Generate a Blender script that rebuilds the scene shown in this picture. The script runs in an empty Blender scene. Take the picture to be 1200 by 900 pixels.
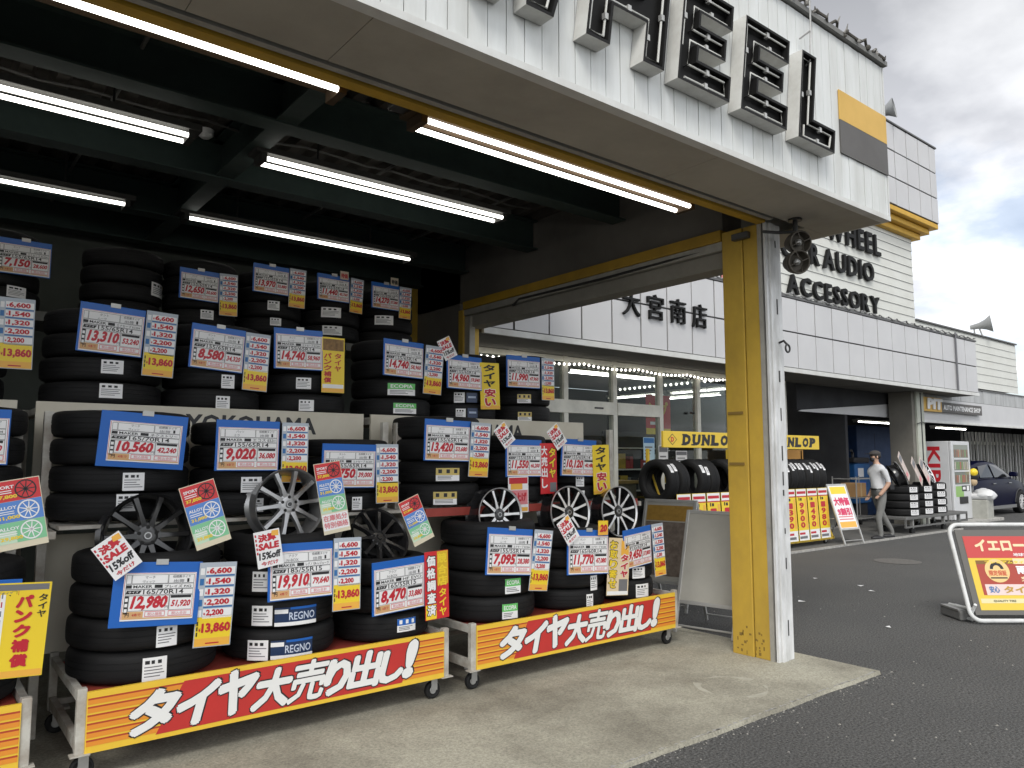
import bpy, bmesh, math, random
from math import radians as RAD, pi, sin, cos
from mathutils import Vector, Matrix
random.seed(11)
SC = bpy.context.scene
COL = SC.collection

# ------------------------------------------------------------------ camera
cd = bpy.data.cameras.new('camera'); cam = bpy.data.objects.new('camera', cd); COL.objects.link(cam)
cam.location = (0, 0, 1.45); cam.rotation_euler = (RAD(90 + 5.62), 0, RAD(51.4 - 90))
cd.sensor_width = 36; cd.lens = 885.6 / 1200 * 36; cd.clip_start = .05; cd.clip_end = 2000
SC.camera = cam

# ------------------------------------------------------------------ exposure, world, sun
SC.view_settings.view_transform = 'Standard'; SC.view_settings.look = 'None'
SC.view_settings.exposure = 0.62; SC.view_settings.gamma = 1.0
SUN_EL, SUN_AZ = 48, 222      # azimuth measured from +X towards +Y (the light comes from behind the camera)
W = bpy.data.worlds.new('World'); SC.world = W; W.use_nodes = True
nt = W.node_tree; nt.nodes.clear()
def N(t, typ, **k):
    n = t.nodes.new(typ)
    for a, v in k.items():
        setattr(n, a, v)
    return n
sky = N(nt, 'ShaderNodeTexSky', sky_type='NISHITA', sun_disc=False)
sky.sun_elevation = RAD(SUN_EL); sky.sun_rotation = RAD(90 - SUN_AZ)
tc = N(nt, 'ShaderNodeTexCoord'); sep = N(nt, 'ShaderNodeSeparateXYZ'); nt.links.new(tc.outputs['Generated'], sep.inputs[0])
def M(t, op, a, b=None):
    n = N(t, 'ShaderNodeMath', operation=op)
    for i, v in enumerate((a, b)):
        if v is None: continue
        if hasattr(v, 'links') or hasattr(v, 'is_output'): t.links.new(v, n.inputs[i])
        else: n.inputs[i].default_value = v
    return n.outputs[0]
zz = M(nt, 'MAXIMUM', sep.outputs[2], 0.0); zz = M(nt, 'ADD', zz, .22)
px = M(nt, 'DIVIDE', sep.outputs[0], zz); py = M(nt, 'DIVIDE', sep.outputs[1], zz)
cmb = N(nt, 'ShaderNodeCombineXYZ'); nt.links.new(px, cmb.inputs[0]); nt.links.new(py, cmb.inputs[1])
mp = N(nt, 'ShaderNodeMapping'); nt.links.new(cmb.outputs[0], mp.inputs[0]); mp.inputs['Location'].default_value = (3.1, .35, 0)
n1 = N(nt, 'ShaderNodeTexNoise'); n1.inputs['Scale'].default_value = 1.5; n1.inputs['Detail'].default_value = 9; n1.inputs['Roughness'].default_value = .55
nt.links.new(mp.outputs[0], n1.inputs['Vector'])
n2 = N(nt, 'ShaderNodeTexNoise'); n2.inputs['Scale'].default_value = 2.6; n2.inputs['Detail'].default_value = 8
nt.links.new(mp.outputs[0], n2.inputs['Vector'])
cover = N(nt, 'ShaderNodeValToRGB'); cover.color_ramp.elements[0].position = .34; cover.color_ramp.elements[1].position = .46; cover.color_ramp.elements[0].color = (.42, .42, .42, 1)
nt.links.new(M(nt, 'ADD', n1.outputs[0], M(nt, 'MULTIPLY', M(nt, 'SUBTRACT', M(nt, 'MINIMUM', sep.outputs[2], .5), .32), .6)), cover.inputs[0])
# grey bellies overhead, brighter cloud towards the horizon
ccol = N(nt, 'ShaderNodeValToRGB'); e = ccol.color_ramp.elements
e[0].position = .36; e[0].color = (.40, .41, .44, 1); e[1].position = .62; e[1].color = (.74, .75, .77, 1)
nt.links.new(n2.outputs[0], ccol.inputs[0])
low = N(nt, 'ShaderNodeMapRange'); low.inputs[1].default_value = .26; low.inputs[2].default_value = .56; low.inputs[3].default_value = 2.25; low.inputs[4].default_value = 1.0
nt.links.new(sep.outputs[2], low.inputs[0])
bright = N(nt, 'ShaderNodeVectorMath', operation='SCALE'); nt.links.new(ccol.outputs[0], bright.inputs[0])
# the cloud deck is brighter on the sun's side, behind the camera
sdir = N(nt, 'ShaderNodeVectorMath', operation='DOT_PRODUCT'); nt.links.new(tc.outputs['Generated'], sdir.inputs[0]); sdir.inputs[1].default_value = (cos(RAD(SUN_EL)) * cos(RAD(SUN_AZ)), cos(RAD(SUN_EL)) * sin(RAD(SUN_AZ)), sin(RAD(SUN_EL)))
gl = M(nt, 'ADD', M(nt, 'MULTIPLY', M(nt, 'MAXIMUM', sdir.outputs['Value'], 0.0), 1.0), 1.0)
nt.links.new(M(nt, 'MULTIPLY', M(nt, 'MULTIPLY', low.outputs[0], gl), 6.2), bright.inputs['Scale'])
mix = N(nt, 'ShaderNodeMix', data_type='RGBA'); nt.links.new(cover.outputs[0], mix.inputs[0]); nt.links.new(sky.outputs[0], mix.inputs[6]); nt.links.new(bright.outputs[0], mix.inputs[7])
bg = N(nt, 'ShaderNodeBackground'); bg.inputs[1].default_value = .1; nt.links.new(mix.outputs[2], bg.inputs[0])
wo = N(nt, 'ShaderNodeOutputWorld'); nt.links.new(bg.outputs[0], wo.inputs[0])
sd = bpy.data.lights.new('sun', 'SUN'); sd.energy = 1.35; sd.angle = RAD(22); sd.color = (1, .96, .9)
so = bpy.data.objects.new('sun', sd); COL.objects.link(so)
sv = Vector((cos(RAD(SUN_EL)) * cos(RAD(SUN_AZ)), cos(RAD(SUN_EL)) * sin(RAD(SUN_AZ)), sin(RAD(SUN_EL))))
so.rotation_euler = sv.to_track_quat('Z', 'Y').to_euler()
SC.cycles.max_bounces = 6; SC.cycles.diffuse_bounces = 3; SC.cycles.glossy_bounces = 3; SC.cycles.transparent_max_bounces = 8

# ------------------------------------------------------------------ materials
MATS = {}
def mat(name, col, rough=.6, metal=0, dirt=0, dscale=4, stretch=(1, 1, 1), dcol=None, bump=0, bscale=40, spec=.5, emit=0, fine=0):
    if name in MATS: return MATS[name]
    m = bpy.data.materials.new(name); m.use_nodes = True; t = m.node_tree; b = t.nodes['Principled BSDF']
    b.inputs['Base Color'].default_value = (*col, 1); b.inputs['Roughness'].default_value = rough; b.inputs['Metallic'].default_value = metal
    b.inputs['Specular IOR Level'].default_value = spec
    if emit:
        b.inputs['Emission Color'].default_value = (*col, 1); b.inputs['Emission Strength'].default_value = emit
    co = None
    if dirt or bump or fine:
        c = N(t, 'ShaderNodeTexCoord'); co = c.outputs['Object']
    if dirt:
        mpn = N(t, 'ShaderNodeMapping'); mpn.inputs['Scale'].default_value = stretch; t.links.new(co, mpn.inputs[0])
        ns = N(t, 'ShaderNodeTexNoise'); ns.inputs['Scale'].default_value = dscale; ns.inputs['Detail'].default_value = 8; ns.inputs['Roughness'].default_value = .65
        t.links.new(mpn.outputs[0], ns.inputs['Vector'])
        mr = N(t, 'ShaderNodeMapRange'); mr.inputs[1].default_value = .38; mr.inputs[2].default_value = .72; mr.inputs[3].default_value = 0; mr.inputs[4].default_value = dirt
        t.links.new(ns.outputs[0], mr.inputs[0])
        mx = N(t, 'ShaderNodeMix', data_type='RGBA'); mx.inputs[6].default_value = (*col, 1)
        mx.inputs[7].default_value = (*(dcol or [x * .45 for x in col]), 1); t.links.new(mr.outputs[0], mx.inputs[0])
        out = mx.outputs[2]
        if fine:
            n3 = N(t, 'ShaderNodeTexNoise'); n3.inputs['Scale'].default_value = 75; n3.inputs['Detail'].default_value = 5; n3.inputs['Roughness'].default_value = .8; t.links.new(co, n3.inputs['Vector'])
            m3 = N(t, 'ShaderNodeMapRange'); m3.inputs[1].default_value = .36; m3.inputs[2].default_value = .64; m3.clamp = False; m3.inputs[3].default_value = 1 - fine; m3.inputs[4].default_value = 1 + fine
            t.links.new(n3.outputs[0], m3.inputs[0])
            vm = N(t, 'ShaderNodeVectorMath', operation='SCALE'); t.links.new(out, vm.inputs[0]); t.links.new(m3.outputs[0], vm.inputs['Scale']); out = vm.outputs[0]
        t.links.new(out, b.inputs['Base Color'])
        r2 = N(t, 'ShaderNodeMapRange'); r2.inputs[3].default_value = rough; r2.inputs[4].default_value = min(1, rough + .25)
        t.links.new(ns.outputs[0], r2.inputs[0]); t.links.new(r2.outputs[0], b.inputs['Roughness'])
    if bump:
        nb = N(t, 'ShaderNodeTexNoise'); nb.inputs['Scale'].default_value = bscale; nb.inputs['Detail'].default_value = 6; t.links.new(co, nb.inputs['Vector'])
        bp = N(t, 'ShaderNodeBump'); bp.inputs['Strength'].default_value = bump; bp.inputs['Distance'].default_value = .01
        t.links.new(nb.outputs[0], bp.inputs['Height']); t.links.new(bp.outputs[0], b.inputs['Normal'])
    MATS[name] = m; return m

white_siding = mat('white_siding', (.70, .72, .71), .55, dirt=.5, dscale=2.2, stretch=(3, 3, .5), dcol=(.42, .42, .38))
white_trim = mat('white_trim', (.66, .67, .65), .5, dirt=.45, dscale=3, dcol=(.38, .36, .32))
soffit_m = mat('soffit_paint', (.44, .415, .355), .8, dirt=.5, dscale=1.3, dcol=(.2, .18, .15))
yellow_steel = mat('yellow_steel', (.55, .36, .045), .5, dirt=.55, dscale=3.5, stretch=(1, 1, .6), dcol=(.30, .20, .04), bump=.05, bscale=60)
yellow_beam = mat('yellow_beam', (.48, .29, .02), .55, dirt=.5, dscale=3, dcol=(.2, .13, .03))
beige_guide = mat('guide_rail', (.40, .39, .35), .45, metal=.2, dirt=.5, dscale=6)
black_gap = mat('black_rubber_gap', (.01, .01, .01), .8)
chipped_white = mat('chipped_white', (.72, .73, .73), .5, dirt=.75, dscale=5, stretch=(2.2, 2.2, .5), dcol=(.30, .30, .28), bump=.25, bscale=9)
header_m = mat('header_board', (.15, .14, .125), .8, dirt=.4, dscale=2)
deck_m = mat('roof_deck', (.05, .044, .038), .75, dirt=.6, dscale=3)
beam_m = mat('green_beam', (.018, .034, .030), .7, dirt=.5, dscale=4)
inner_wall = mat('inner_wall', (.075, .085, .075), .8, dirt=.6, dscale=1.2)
panel_yellow = mat('panel_yellow', (.68, .42, .09), .45, dirt=.2, dscale=3)
panel_grey = mat('panel_grey', (.105, .10, .095), .5, dirt=.2, dscale=3)
letter_tray = mat('letter_tray', (.60, .60, .57), .45, dirt=.55, dscale=6, dcol=(.33, .31, .27))
letter_black = mat('letter_black', (.007, .0068, .0065), .5, dirt=.3, dscale=9, spec=.25)
neon_off = mat('neon_glass', (.62, .62, .58), .2, spec=.7)
clad = mat('grid_cladding', (.56, .56, .565), .35, dirt=.3, dscale=1.1, dcol=(.42, .42, .43))
clad_dark = mat('cladding_joint', (.06, .06, .06), .8)
siding_far = mat('horizontal_siding', (.66, .67, .63), .6, dirt=.4, dscale=1.6, stretch=(1, 1, 2), dcol=(.5, .5, .45))
orange_trim = mat('orange_trim', (.62, .36, .03), .45, dirt=.2, dscale=4)
dark_letter = mat('dark_letter', (.010, .010, .010), .6, spec=.2)
asphalt = mat('asphalt', (.072, .072, .070), .85, dirt=.6, dscale=.8, dcol=(.10, .099, .094), bump=.9, bscale=95, fine=.95)
concrete = mat('concrete', (.365, .35, .28), .85, dirt=1.0, dscale=1.15, dcol=(.15, .138, .108), bump=.3, bscale=60, fine=.3)
concrete_edge = mat('concrete_edge', (.42, .41, .38), .9, dirt=.6, dscale=14, dcol=(.1, .1, .1))
rubber = mat('tyre_rubber', (.009, .009, .0095), .6, dirt=.4, dscale=5, dcol=(.016, .016, .015), spec=.3)
rack_white = mat('rack_paint', (.52, .51, .46), .5, dirt=.75, dscale=7, dcol=(.16, .10, .06))
rack_board = mat('rack_board', (.58, .55, .46), .5, dirt=.35, dscale=3, dcol=(.36, .30, .2))
red_shelf = mat('red_shelf', (.34, .05, .035), .5, dirt=.4, dscale=8)
board_blue = mat('board_blue', (.015, .12, .46), .35, spec=.4)
paper = mat('paper', (.80, .80, .80), .45, spec=.35)
ink_black = mat('ink_black', (.015, .015, .017), .5)
ink_grey = mat('ink_grey', (.16, .16, .17), .5)
ink_red = mat('ink_red', (.50, .015, .03), .45)
ink_pink = mat('ink_pink', (.66, .22, .24), .5)
ink_tan = mat('ink_tan', (.62, .36, .16), .5)
ink_blue = mat('ink_blue', (.03, .15, .38), .5)
sheet_yellow = mat('sheet_yellow', (.82, .60, .03), .4)
sheet_orange = mat('sheet_orange', (.80, .42, .06), .4)
sheet_red = mat('sheet_red', (.58, .02, .025), .4)
sheet_green = mat('sheet_green', (.20, .52, .28), .4)
sheet_sky = mat('sheet_sky', (.08, .22, .58), .4)
sheet_pale = mat('sheet_pale_green', (.52, .68, .50), .4)
ban_yellow = mat('banner_yellow', (.80, .52, .04), .4, dirt=.12, dscale=6)
ban_orange = mat('banner_orange', (.74, .27, .03), .4)
ban_red = mat('banner_red', (.52, .03, .025), .4, dirt=.2, dscale=5)
ban_stripe = mat('banner_stripe', (.42, .05, .02), .45)
lettering_white = mat('lettering_white', (.78, .78, .76), .45)
gold_m = mat('sticker_gold', (.55, .42, .12), .35)
navy_m = mat('sticker_navy', (.01, .03, .09), .35)
steel = mat('galvanised_steel', (.42, .42, .41), .4, metal=.7, dirt=.4, dscale=8)
dark_steel = mat('dark_steel', (.05, .05, .05), .45, metal=.5)
alu = mat('aluminium_frame', (.52, .52, .5), .35, metal=.6, dirt=.3, dscale=8)
frame_white = mat('window_frame', (.72, .71, .63), .45, dirt=.4, dscale=5)
silver_rim = mat('silver_rim', (.42, .42, .42), .3, metal=.75)
black_rim = mat('black_rim', (.018, .018, .019), .2, spec=.7)
bright_rim = mat('machined_rim', (.78, .78, .78), .3, metal=.35)
tube_on = mat('fluorescent_tube', (1, .97, .9), .5, emit=4.2)
tube_far = mat('fluorescent_tube_shop', (1, .98, .95), .5, emit=9)
led_on = mat('led_bulb', (1, .95, .85), .5, emit=4)
board_grey = mat('board_grey', (.40, .39, .35), .55, dirt=.35, dscale=2)
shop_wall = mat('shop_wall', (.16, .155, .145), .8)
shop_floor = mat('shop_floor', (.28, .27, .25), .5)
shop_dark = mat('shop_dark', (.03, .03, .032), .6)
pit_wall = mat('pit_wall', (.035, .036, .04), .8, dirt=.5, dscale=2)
wood_m = mat('pale_wood', (.52, .34, .12), .5)
glass = bpy.data.materials.new('window_glass'); glass.use_nodes = True
_t = glass.node_tree; _t.nodes.clear()
_tr = N(_t, 'ShaderNodeBsdfTransparent'); _tr.inputs[0].default_value = (.82, .85, .84, 1); _gl = N(_t, 'ShaderNodeBsdfGlossy'); _gl.inputs['Roughness'].default_value = .02
_fr = N(_t, 'ShaderNodeFresnel'); _fr.inputs[0].default_value = 1.2; _mx = N(_t, 'ShaderNodeMixShader'); _o = N(_t, 'ShaderNodeOutputMaterial')
_t.links.new(_fr.outputs[0], _mx.inputs[0]); _t.links.new(_tr.outputs[0], _mx.inputs[1]); _t.links.new(_gl.outputs[0], _mx.inputs[2]); _t.links.new(_mx.outputs[0], _o.inputs[0])

# tread: bump of sipes round the circumference
tread = mat('tyre_tread', (.0085, .0085, .009), .65, spec=.25)
_t = tread.node_tree; _c = N(_t, 'ShaderNodeTexCoord'); _g = N(_t, 'ShaderNodeTexGradient', gradient_type='RADIAL'); _t.links.new(_c.outputs['Object'], _g.inputs[0])
_sx = N(_t, 'ShaderNodeSeparateXYZ'); _t.links.new(_c.outputs['Object'], _sx.inputs[0])
_a = M(_t, 'MULTIPLY', _g.outputs[1], 66.0); _a = M(_t, 'ADD', _a, M(_t, 'MULTIPLY', M(_t, 'ABSOLUTE', _sx.outputs[2]), 22.0)); _a = M(_t, 'FRACT', _a); _a = M(_t, 'GREATER_THAN', _a, .16)
_b = N(_t, 'ShaderNodeBump'); _b.inputs['Strength'].default_value = .35; _b.inputs['Distance'].default_value = .002
_t.links.new(_a, _b.inputs['Height']); _t.links.new(_b.outputs[0], _t.nodes['Principled BSDF'].inputs['Normal'])

# ------------------------------------------------------------------ mesh helpers
TXT = {}
def text2d(s, bold=0.0, res=2):
    k = (s, bold, res)
    if k in TXT: return TXT[k]
    c = bpy.data.curves.new('lettering', 'FONT'); c.body = s; c.offset = bold; c.resolution_u = res
    o = bpy.data.objects.new('lettering', c); COL.objects.link(o)
    dg = bpy.context.evaluated_depsgraph_get(); me = o.evaluated_get(dg).to_mesh()
    vs = [(v.co.x, v.co.y) for v in me.vertices]; fs = [tuple(p.vertices) for p in me.polygons]
    bpy.data.objects.remove(o); bpy.data.curves.remove(c)
    x0 = min(v[0] for v in vs); x1 = max(v[0] for v in vs); y0 = min(v[1] for v in vs); y1 = max(v[1] for v in vs)
    TXT[k] = ([((x - x0), (y - y0)) for x, y in vs], fs, x1 - x0, y1 - y0)
    return TXT[k]

class MB:
    def __init__(s): s.v = []; s.f = []; s.m = []; s.mats = []; s.smooth = False
    def mi(s, m):
        if m not in s.mats: s.mats.append(m)
        return s.mats.index(m)
    def add(s, vs, fs, m, T=None):
        b = len(s.v); i = s.mi(m)
        for q in vs: s.v.append(tuple(T @ Vector(q)) if T is not None else tuple(q))
        for f in fs: s.f.append(tuple(b + k for k in f)); s.m.append(i)
        return s
    def box(s, a, b, m, T=None):
        x0, y0, z0 = a; x1, y1, z1 = b
        vs = [(x0, y0, z0), (x1, y0, z0), (x1, y1, z0), (x0, y1, z0), (x0, y0, z1), (x1, y0, z1), (x1, y1, z1), (x0, y1, z1)]
        fs = [(0, 3, 2, 1), (4, 5, 6, 7), (0, 1, 5, 4), (1, 2, 6, 5), (2, 3, 7, 6), (3, 0, 4, 7)]
        return s.add(vs, fs, m, T)
    def bevbox(s, a, b, m, r=.006, T=None):
        bm = bmesh.new(); bmesh.ops.create_cube(bm, size=1)
        for v in bm.verts: v.co = Vector([(a[i] + b[i]) / 2 + v.co[i] * (b[i] - a[i]) for i in range(3)])
        bmesh.ops.bevel(bm, geom=bm.edges[:], offset=r, segments=2, affect='EDGES', profile=.5)
        bm.verts.index_update(); s.add([v.co[:] for v in bm.verts], [[v.index for v in f.verts] for f in bm.faces], m, T); bm.free(); return s
    def rect(s, x0, z0, x1, z1, y, m, T=None):           # faces -Y
        return s.add([(x0, y, z0), (x1, y, z0), (x1, y, z1), (x0, y, z1)], [(0, 1, 2, 3)], m, T)
    def prism(s, poly, y0, y1, m, T=None):               # polygon in XZ (counter-clockwise seen from -Y), extruded along Y
        n = len(poly); vs = [(x, y0, z) for x, z in poly] + [(x, y1, z) for x, z in poly]
        fs = [tuple(range(n)), tuple(range(2 * n - 1, n - 1, -1))] + [(i, i + n, (i + 1) % n + n, (i + 1) % n) for i in range(n)]
        return s.add(vs, fs, m, T)
    def tube(s, pts, r, m, n=8, cap=True, T=None, closed=False):
        pts = [Vector(p) for p in pts]; vs = []; fs = []; L = len(pts)
        up = None
        for i, p in enumerate(pts):
            if closed: d = pts[(i + 1) % L] - pts[i - 1]
            else: d = pts[min(i + 1, L - 1)] - pts[max(i - 1, 0)]
            d.normalize()
            if up is None: up = Vector((0, 0, 1)) if abs(d.z) < .9 else Vector((1, 0, 0))
            a = d.cross(up).normalized(); up = a.cross(d).normalized()
            rr = r[i] if isinstance(r, (list, tuple)) else r
            for k in range(n):
                t = 2 * pi * k / n; vs.append(p + a * cos(t) * rr + up * sin(t) * rr)
        for i in range(L if closed else L - 1):
            j = (i + 1) % L
            for k in range(n): fs.append((i * n + k, i * n + (k + 1) % n, j * n + (k + 1) % n, j * n + k))
        if cap and not closed: fs.append(tuple(range(n - 1, -1, -1))); fs.append(tuple((L - 1) * n + k for k in range(n)))
        return s.add(vs, fs, m, T)
    def lathe(s, prof, m, n=40, T=None, closed=False, mfun=None):   # profile (r, z) turned about Z
        vs = []; L = len(prof)
        for r, z in prof:
            for k in range(n): vs.append((r * cos(2 * pi * k / n), r * sin(2 * pi * k / n), z))
        for i in range(L if closed else L - 1):
            j = (i + 1) % L
            fs = [(i * n + k, i * n + (k + 1) % n, j * n + (k + 1) % n, j * n + k) for k in range(n)]
            if i == 0: s.add(vs, fs, mfun(i) if mfun else m, T); base = len(s.v) - len(vs)
            else:
                mi = s.mi(mfun(i) if mfun else m)
                for f in fs: s.f.append(tuple(base + q for q in f)); s.m.append(mi)
        return s
    def sphere(s, c, r, m, n=12, T=None, sc=(1, 1, 1)):
        k = max(4, n // 2); prof = [(max(1e-4, r * sin(pi * i / k)), -r * cos(pi * i / k)) for i in range(k + 1)]
        TT = Matrix.Translation(c) @ Matrix.Diagonal((*sc, 1)); return s.lathe(prof, m, n, (T @ TT) if T is not None else TT)
    def text(s, str_, x, z, w, h, y, m, bold=0.0, shear=0.0, align='L', fit=True, res=2, T=None, thick=0):
        base = min(bold, .02) if str_.isascii() else 0.0; ex = max(0, bold - base); vs, fs, tw, th = text2d(str_, base, res)
        if ex:
            n = len(vs); V = []; Fs = []; k = 9 if ex > .012 else 5
            for q in range(k):
                dx, dy = (0, 0) if q == 0 else (ex * cos(2 * pi * q / (k - 1)), ex * sin(2 * pi * q / (k - 1)))
                V += [(a + dx + ex, b + dy + ex, q) for a, b in vs]; Fs += [tuple(j + q * n for j in f) for f in fs]
            vs = V; fs = Fs; tw += 2 * ex; th += 2 * ex
        else: vs = [(a, b, 0) for a, b in vs]
        if h is None: h = w / tw * th
        if w is None: w = h / th * tw
        if align == 'C': x -= w / 2
        p = [(x + a / tw * w + shear * (b / th * h), y - q * .00007, z + b / th * h) for a, b, q in vs]
        if not thick: return s.add(p, fs, m, T)
        q = [(a, b + thick, c) for a, b, c in p]; n = len(p)
        ed = {}
        for f in fs:
            for i in range(len(f)):
                e = (f[i], f[(i + 1) % len(f)]); ed[e] = 1
        side = [(e[1], e[0], e[0] + n, e[1] + n) for e in ed if (e[1], e[0]) not in ed]
        return s.add(p + q, list(fs) + side, m, T)
    def vtext(s, str_, x, ztop, w, h, y, m, bold=0.02, gap=.12, T=None):   # characters stacked downwards in a column
        n = len(str_); ch = h / n
        for i, c in enumerate(str_):
            hh = ch * (1 - gap); ww = w
            z = ztop - (i + 1) * ch + ch * gap / 2
            if c in 'ー—': s.rect(x + w * .42, z, x + w * .58, z + hh, y, m, T); continue
            if c in '一': s.rect(x, z + hh * .42, x + w, z + hh * .58, y, m, T); continue
            s.text(c, x, z, ww, hh, y, m, bold, T=T)
        return s
    def obj(s, name, parent=None, loc=None, sharp=None):
        me = s.mesh(name, sharp); o = bpy.data.objects.new(name, me); COL.objects.link(o)
        if parent is not None: o.parent = parent
        if loc is not None: o.location = loc
        return o
    def mesh(s, name, sharp=None):
        me = bpy.data.meshes.new(name); me.from_pydata(s.v, [], s.f); me.update()
        for m in s.mats: me.materials.append(m)
        for p, i in zip(me.polygons, s.m): p.material_index = i
        if sharp is not None:
            for p in me.polygons: p.use_smooth = True
            me.set_sharp_from_angle(angle=RAD(sharp))
        return me

def tag(o, label=None, cat=None, group=None, kind=None):
    if label: o['label'] = label
    if cat: o['category'] = cat
    if group: o['group'] = group
    if kind: o['kind'] = kind
    return o
def thing(name, label, cat, loc=(0, 0, 0), rot=(0, 0, 0), group=None):
    o = bpy.data.objects.new(name, None); COL.objects.link(o); o.location = loc; o.rotation_euler = rot; o.empty_display_size = .1
    return tag(o, label, cat, group)
def link_mesh(name, me, parent=None, loc=(0, 0, 0), rot=(0, 0, 0)):
    o = bpy.data.objects.new(name, me); COL.objects.link(o); o.location = loc; o.rotation_euler = rot
    if parent is not None: o.parent = parent
    return o
def copy_tree(o, parent=None):
    c = o.copy(); COL.objects.link(c)
    if parent is not None: c.parent = parent
    for ch in list(o.children): copy_tree(ch, c)
    return c
def offset_poly(P, d):       # inward offset of a counter-clockwise polygon
    n = len(P); out = []
    for i in range(n):
        a, b, c = Vector(P[i - 1]), Vector(P[i]), Vector(P[(i + 1) % n])
        e1 = (b - a).normalized(); e2 = (c - b).normalized(); n1 = Vector((-e1.y, e1.x)); n2 = Vector((-e2.y, e2.x))
        k = 1 + n1.dot(n2); q = b + (n1 + n2) * (d / max(k, .2)); out.append((q.x, q.y))
    return out

# ================================================================== GROUND
g = MB(); g.add([(-300, -300, 0), (600, -300, 0), (600, 600, 0), (-300, 600, 0)], [(0, 1, 2, 3)], asphalt); tag(g.obj('asphalt_ground'), kind='structure')
# concrete slab with a slightly ragged front edge
g = MB(); rr = random.Random(3); top = []; nseg = 220
for i in range(nseg + 1):
    x = -6 + 11.23 * i / nseg; top.append((x, 2.57 + rr.uniform(-.002, .002) + .004 * sin(x * 3.1) + .003 * sin(x * 8.7), .022))
vs = []; fs = []
for x, y, z in top: vs += [(x, y - .012, -.01), (x, y, z), (x, 9.0, z)]
for i in range(nseg):
    a = 3 * i; b = a + 3; fs += [(a, b, b + 1, a + 1), (a + 1, b + 1, b + 2, a + 2)]
g.add(vs, fs, concrete)
e = len(top) - 1; g.add([top[e], (5.24, 9, .022), (5.25, 9, -.01), (5.25, 2.56, -.01)], [(3, 2, 1, 0)], concrete); tag(g.obj('concrete_slab'), kind='structure')
g = MB()
for i in range(230):
    x0 = 1.2 + i * .0174; w = rr.uniform(.004, .02) * (1.5 if rr.random() < .15 else 1); L_ = rr.uniform(.012, .04); e_ = .004 * sin(x0 * 3.1) + .003 * sin(x0 * 8.7)
    if rr.random() < .7: g.add([(x0, 2.573 + e_, .0225), (x0 + L_ * .5, 2.5725 + e_, .0225), (x0 + L_, 2.573 + e_, .0225), (x0 + L_ * .8, 2.575 + w * .7 + e_, .0225), (x0 + L_ * .4, 2.576 + w + e_, .0225)], [(0, 1, 2, 3, 4)], concrete_edge)
g.obj('worn_edge', bpy.data.objects['concrete_slab'])
# worn ring on the slab, grit gathered along its edge
g = MB(); cx, cy = 4.15, 2.98; n = 60; ring_ = []
for k in range(n):
    t_ = 2 * pi * k / n; w_ = .012 + .010 * sin(3 * t_ + 1) + .006 * sin(7 * t_); ring_ += [(cx + (.21 - w_) * cos(t_), cy + (.21 - w_) * sin(t_), .0224), (cx + (.215 + w_) * cos(t_), cy + (.215 + w_) * sin(t_), .0224)]
for k in range(n):
    if k % 20 < 15: a = 2 * k; b = (2 * k + 2) % (2 * n); g.add([ring_[a], ring_[b], ring_[b + 1], ring_[a + 1]], [(0, 1, 2, 3)], mat('worn_concrete', (.42, .405, .335), .85, dirt=.8, dscale=9, dcol=(.26, .25, .2)))
g.obj('ring_mark', bpy.data.objects['concrete_slab'])
g = MB(); gm = [mat('grit_%d' % k, c, .9) for k, c in enumerate(((.30, .29, .26), (.14, .135, .13), (.045, .044, .042)))]
for k in range(420):
    x = rr.uniform(1.0, 5.4); y = 2.565 - abs(rr.gauss(0, .05)) - .002; r_ = rr.uniform(.002, .0065); g.add([(x - r_, y - r_, 0), (x + r_, y - r_ * .6, 0), (x + r_ * .7, y + r_, 0), (x - r_ * .8, y + r_ * .9, 0), (x, y, r_ * 1.1)], [(0, 1, 4), (1, 2, 4), (2, 3, 4), (3, 0, 4)], rr.choice(gm))
for k in range(350):
    d_ = rr.uniform(2.6, 9); az_ = RAD(rr.uniform(8, 40)); x, y = d_ * cos(az_), d_ * sin(az_)
    if y > 2.5 and x < 5.3: continue
    r_ = rr.uniform(.003, .008); g.add([(x - r_, y - r_, 0), (x + r_, y - r_ * .6, 0), (x + r_ * .7, y + r_, 0), (x - r_ * .8, y + r_ * .9, 0), (x, y, r_ * .9)], [(0, 1, 4), (1, 2, 4), (2, 3, 4), (3, 0, 4)], rr.choice(gm))
tag(g.obj('grit'), 'fine grit and small stones lying loose along the slab edge', 'grit', kind='stuff')
g = MB(); g.box((5.26, 6.52, -.02), (17.0, 15, .03), mat('walk_concrete', (.12, .118, .11), .85, dirt=.6, dscale=1.2, bump=.2, bscale=60, fine=.2)); tag(g.obj('shop_pavement'), kind='structure')
g = MB(); g.box((5.26, 6.49, -.02), (17.0, 6.517, .034), concrete_edge); tag(g.obj('pavement_kerb'), kind='structure')
g = MB(); g.lathe([(.001, .006), (.30, .006), (.31, .004)], mat('manhole_iron', (.13, .125, .115), .7, dirt=.6, dscale=20), 32); o = tag(g.obj('manhole_cover', loc=(11.04, 5.1, 0)), 'round iron manhole cover set in the grey asphalt', 'manhole cover')
# scraps of paper and grit
for i, (x, y) in enumerate(((8.6, 4.4), (8.35, 4.15), (8.7, 5.0), (6.7, 3.2), (7.2, 4.3))):
    g = MB(); s_ = rr.uniform(.02, .035); g.add([(-s_, -s_ * .6, .004), (s_, -s_ * .7, .010), (s_ * .9, s_ * .6, .005), (-s_, s_ * .7, .012)], [(0, 1, 2, 3)], paper)
    o = tag(g.obj('paper_scrap', loc=(x, y, 0)), 'scrap of white litter lying on the asphalt right of the yellow pillar', 'litter', 'scraps of litter on the asphalt'); o.rotation_euler.z = i * 1.3

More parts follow.
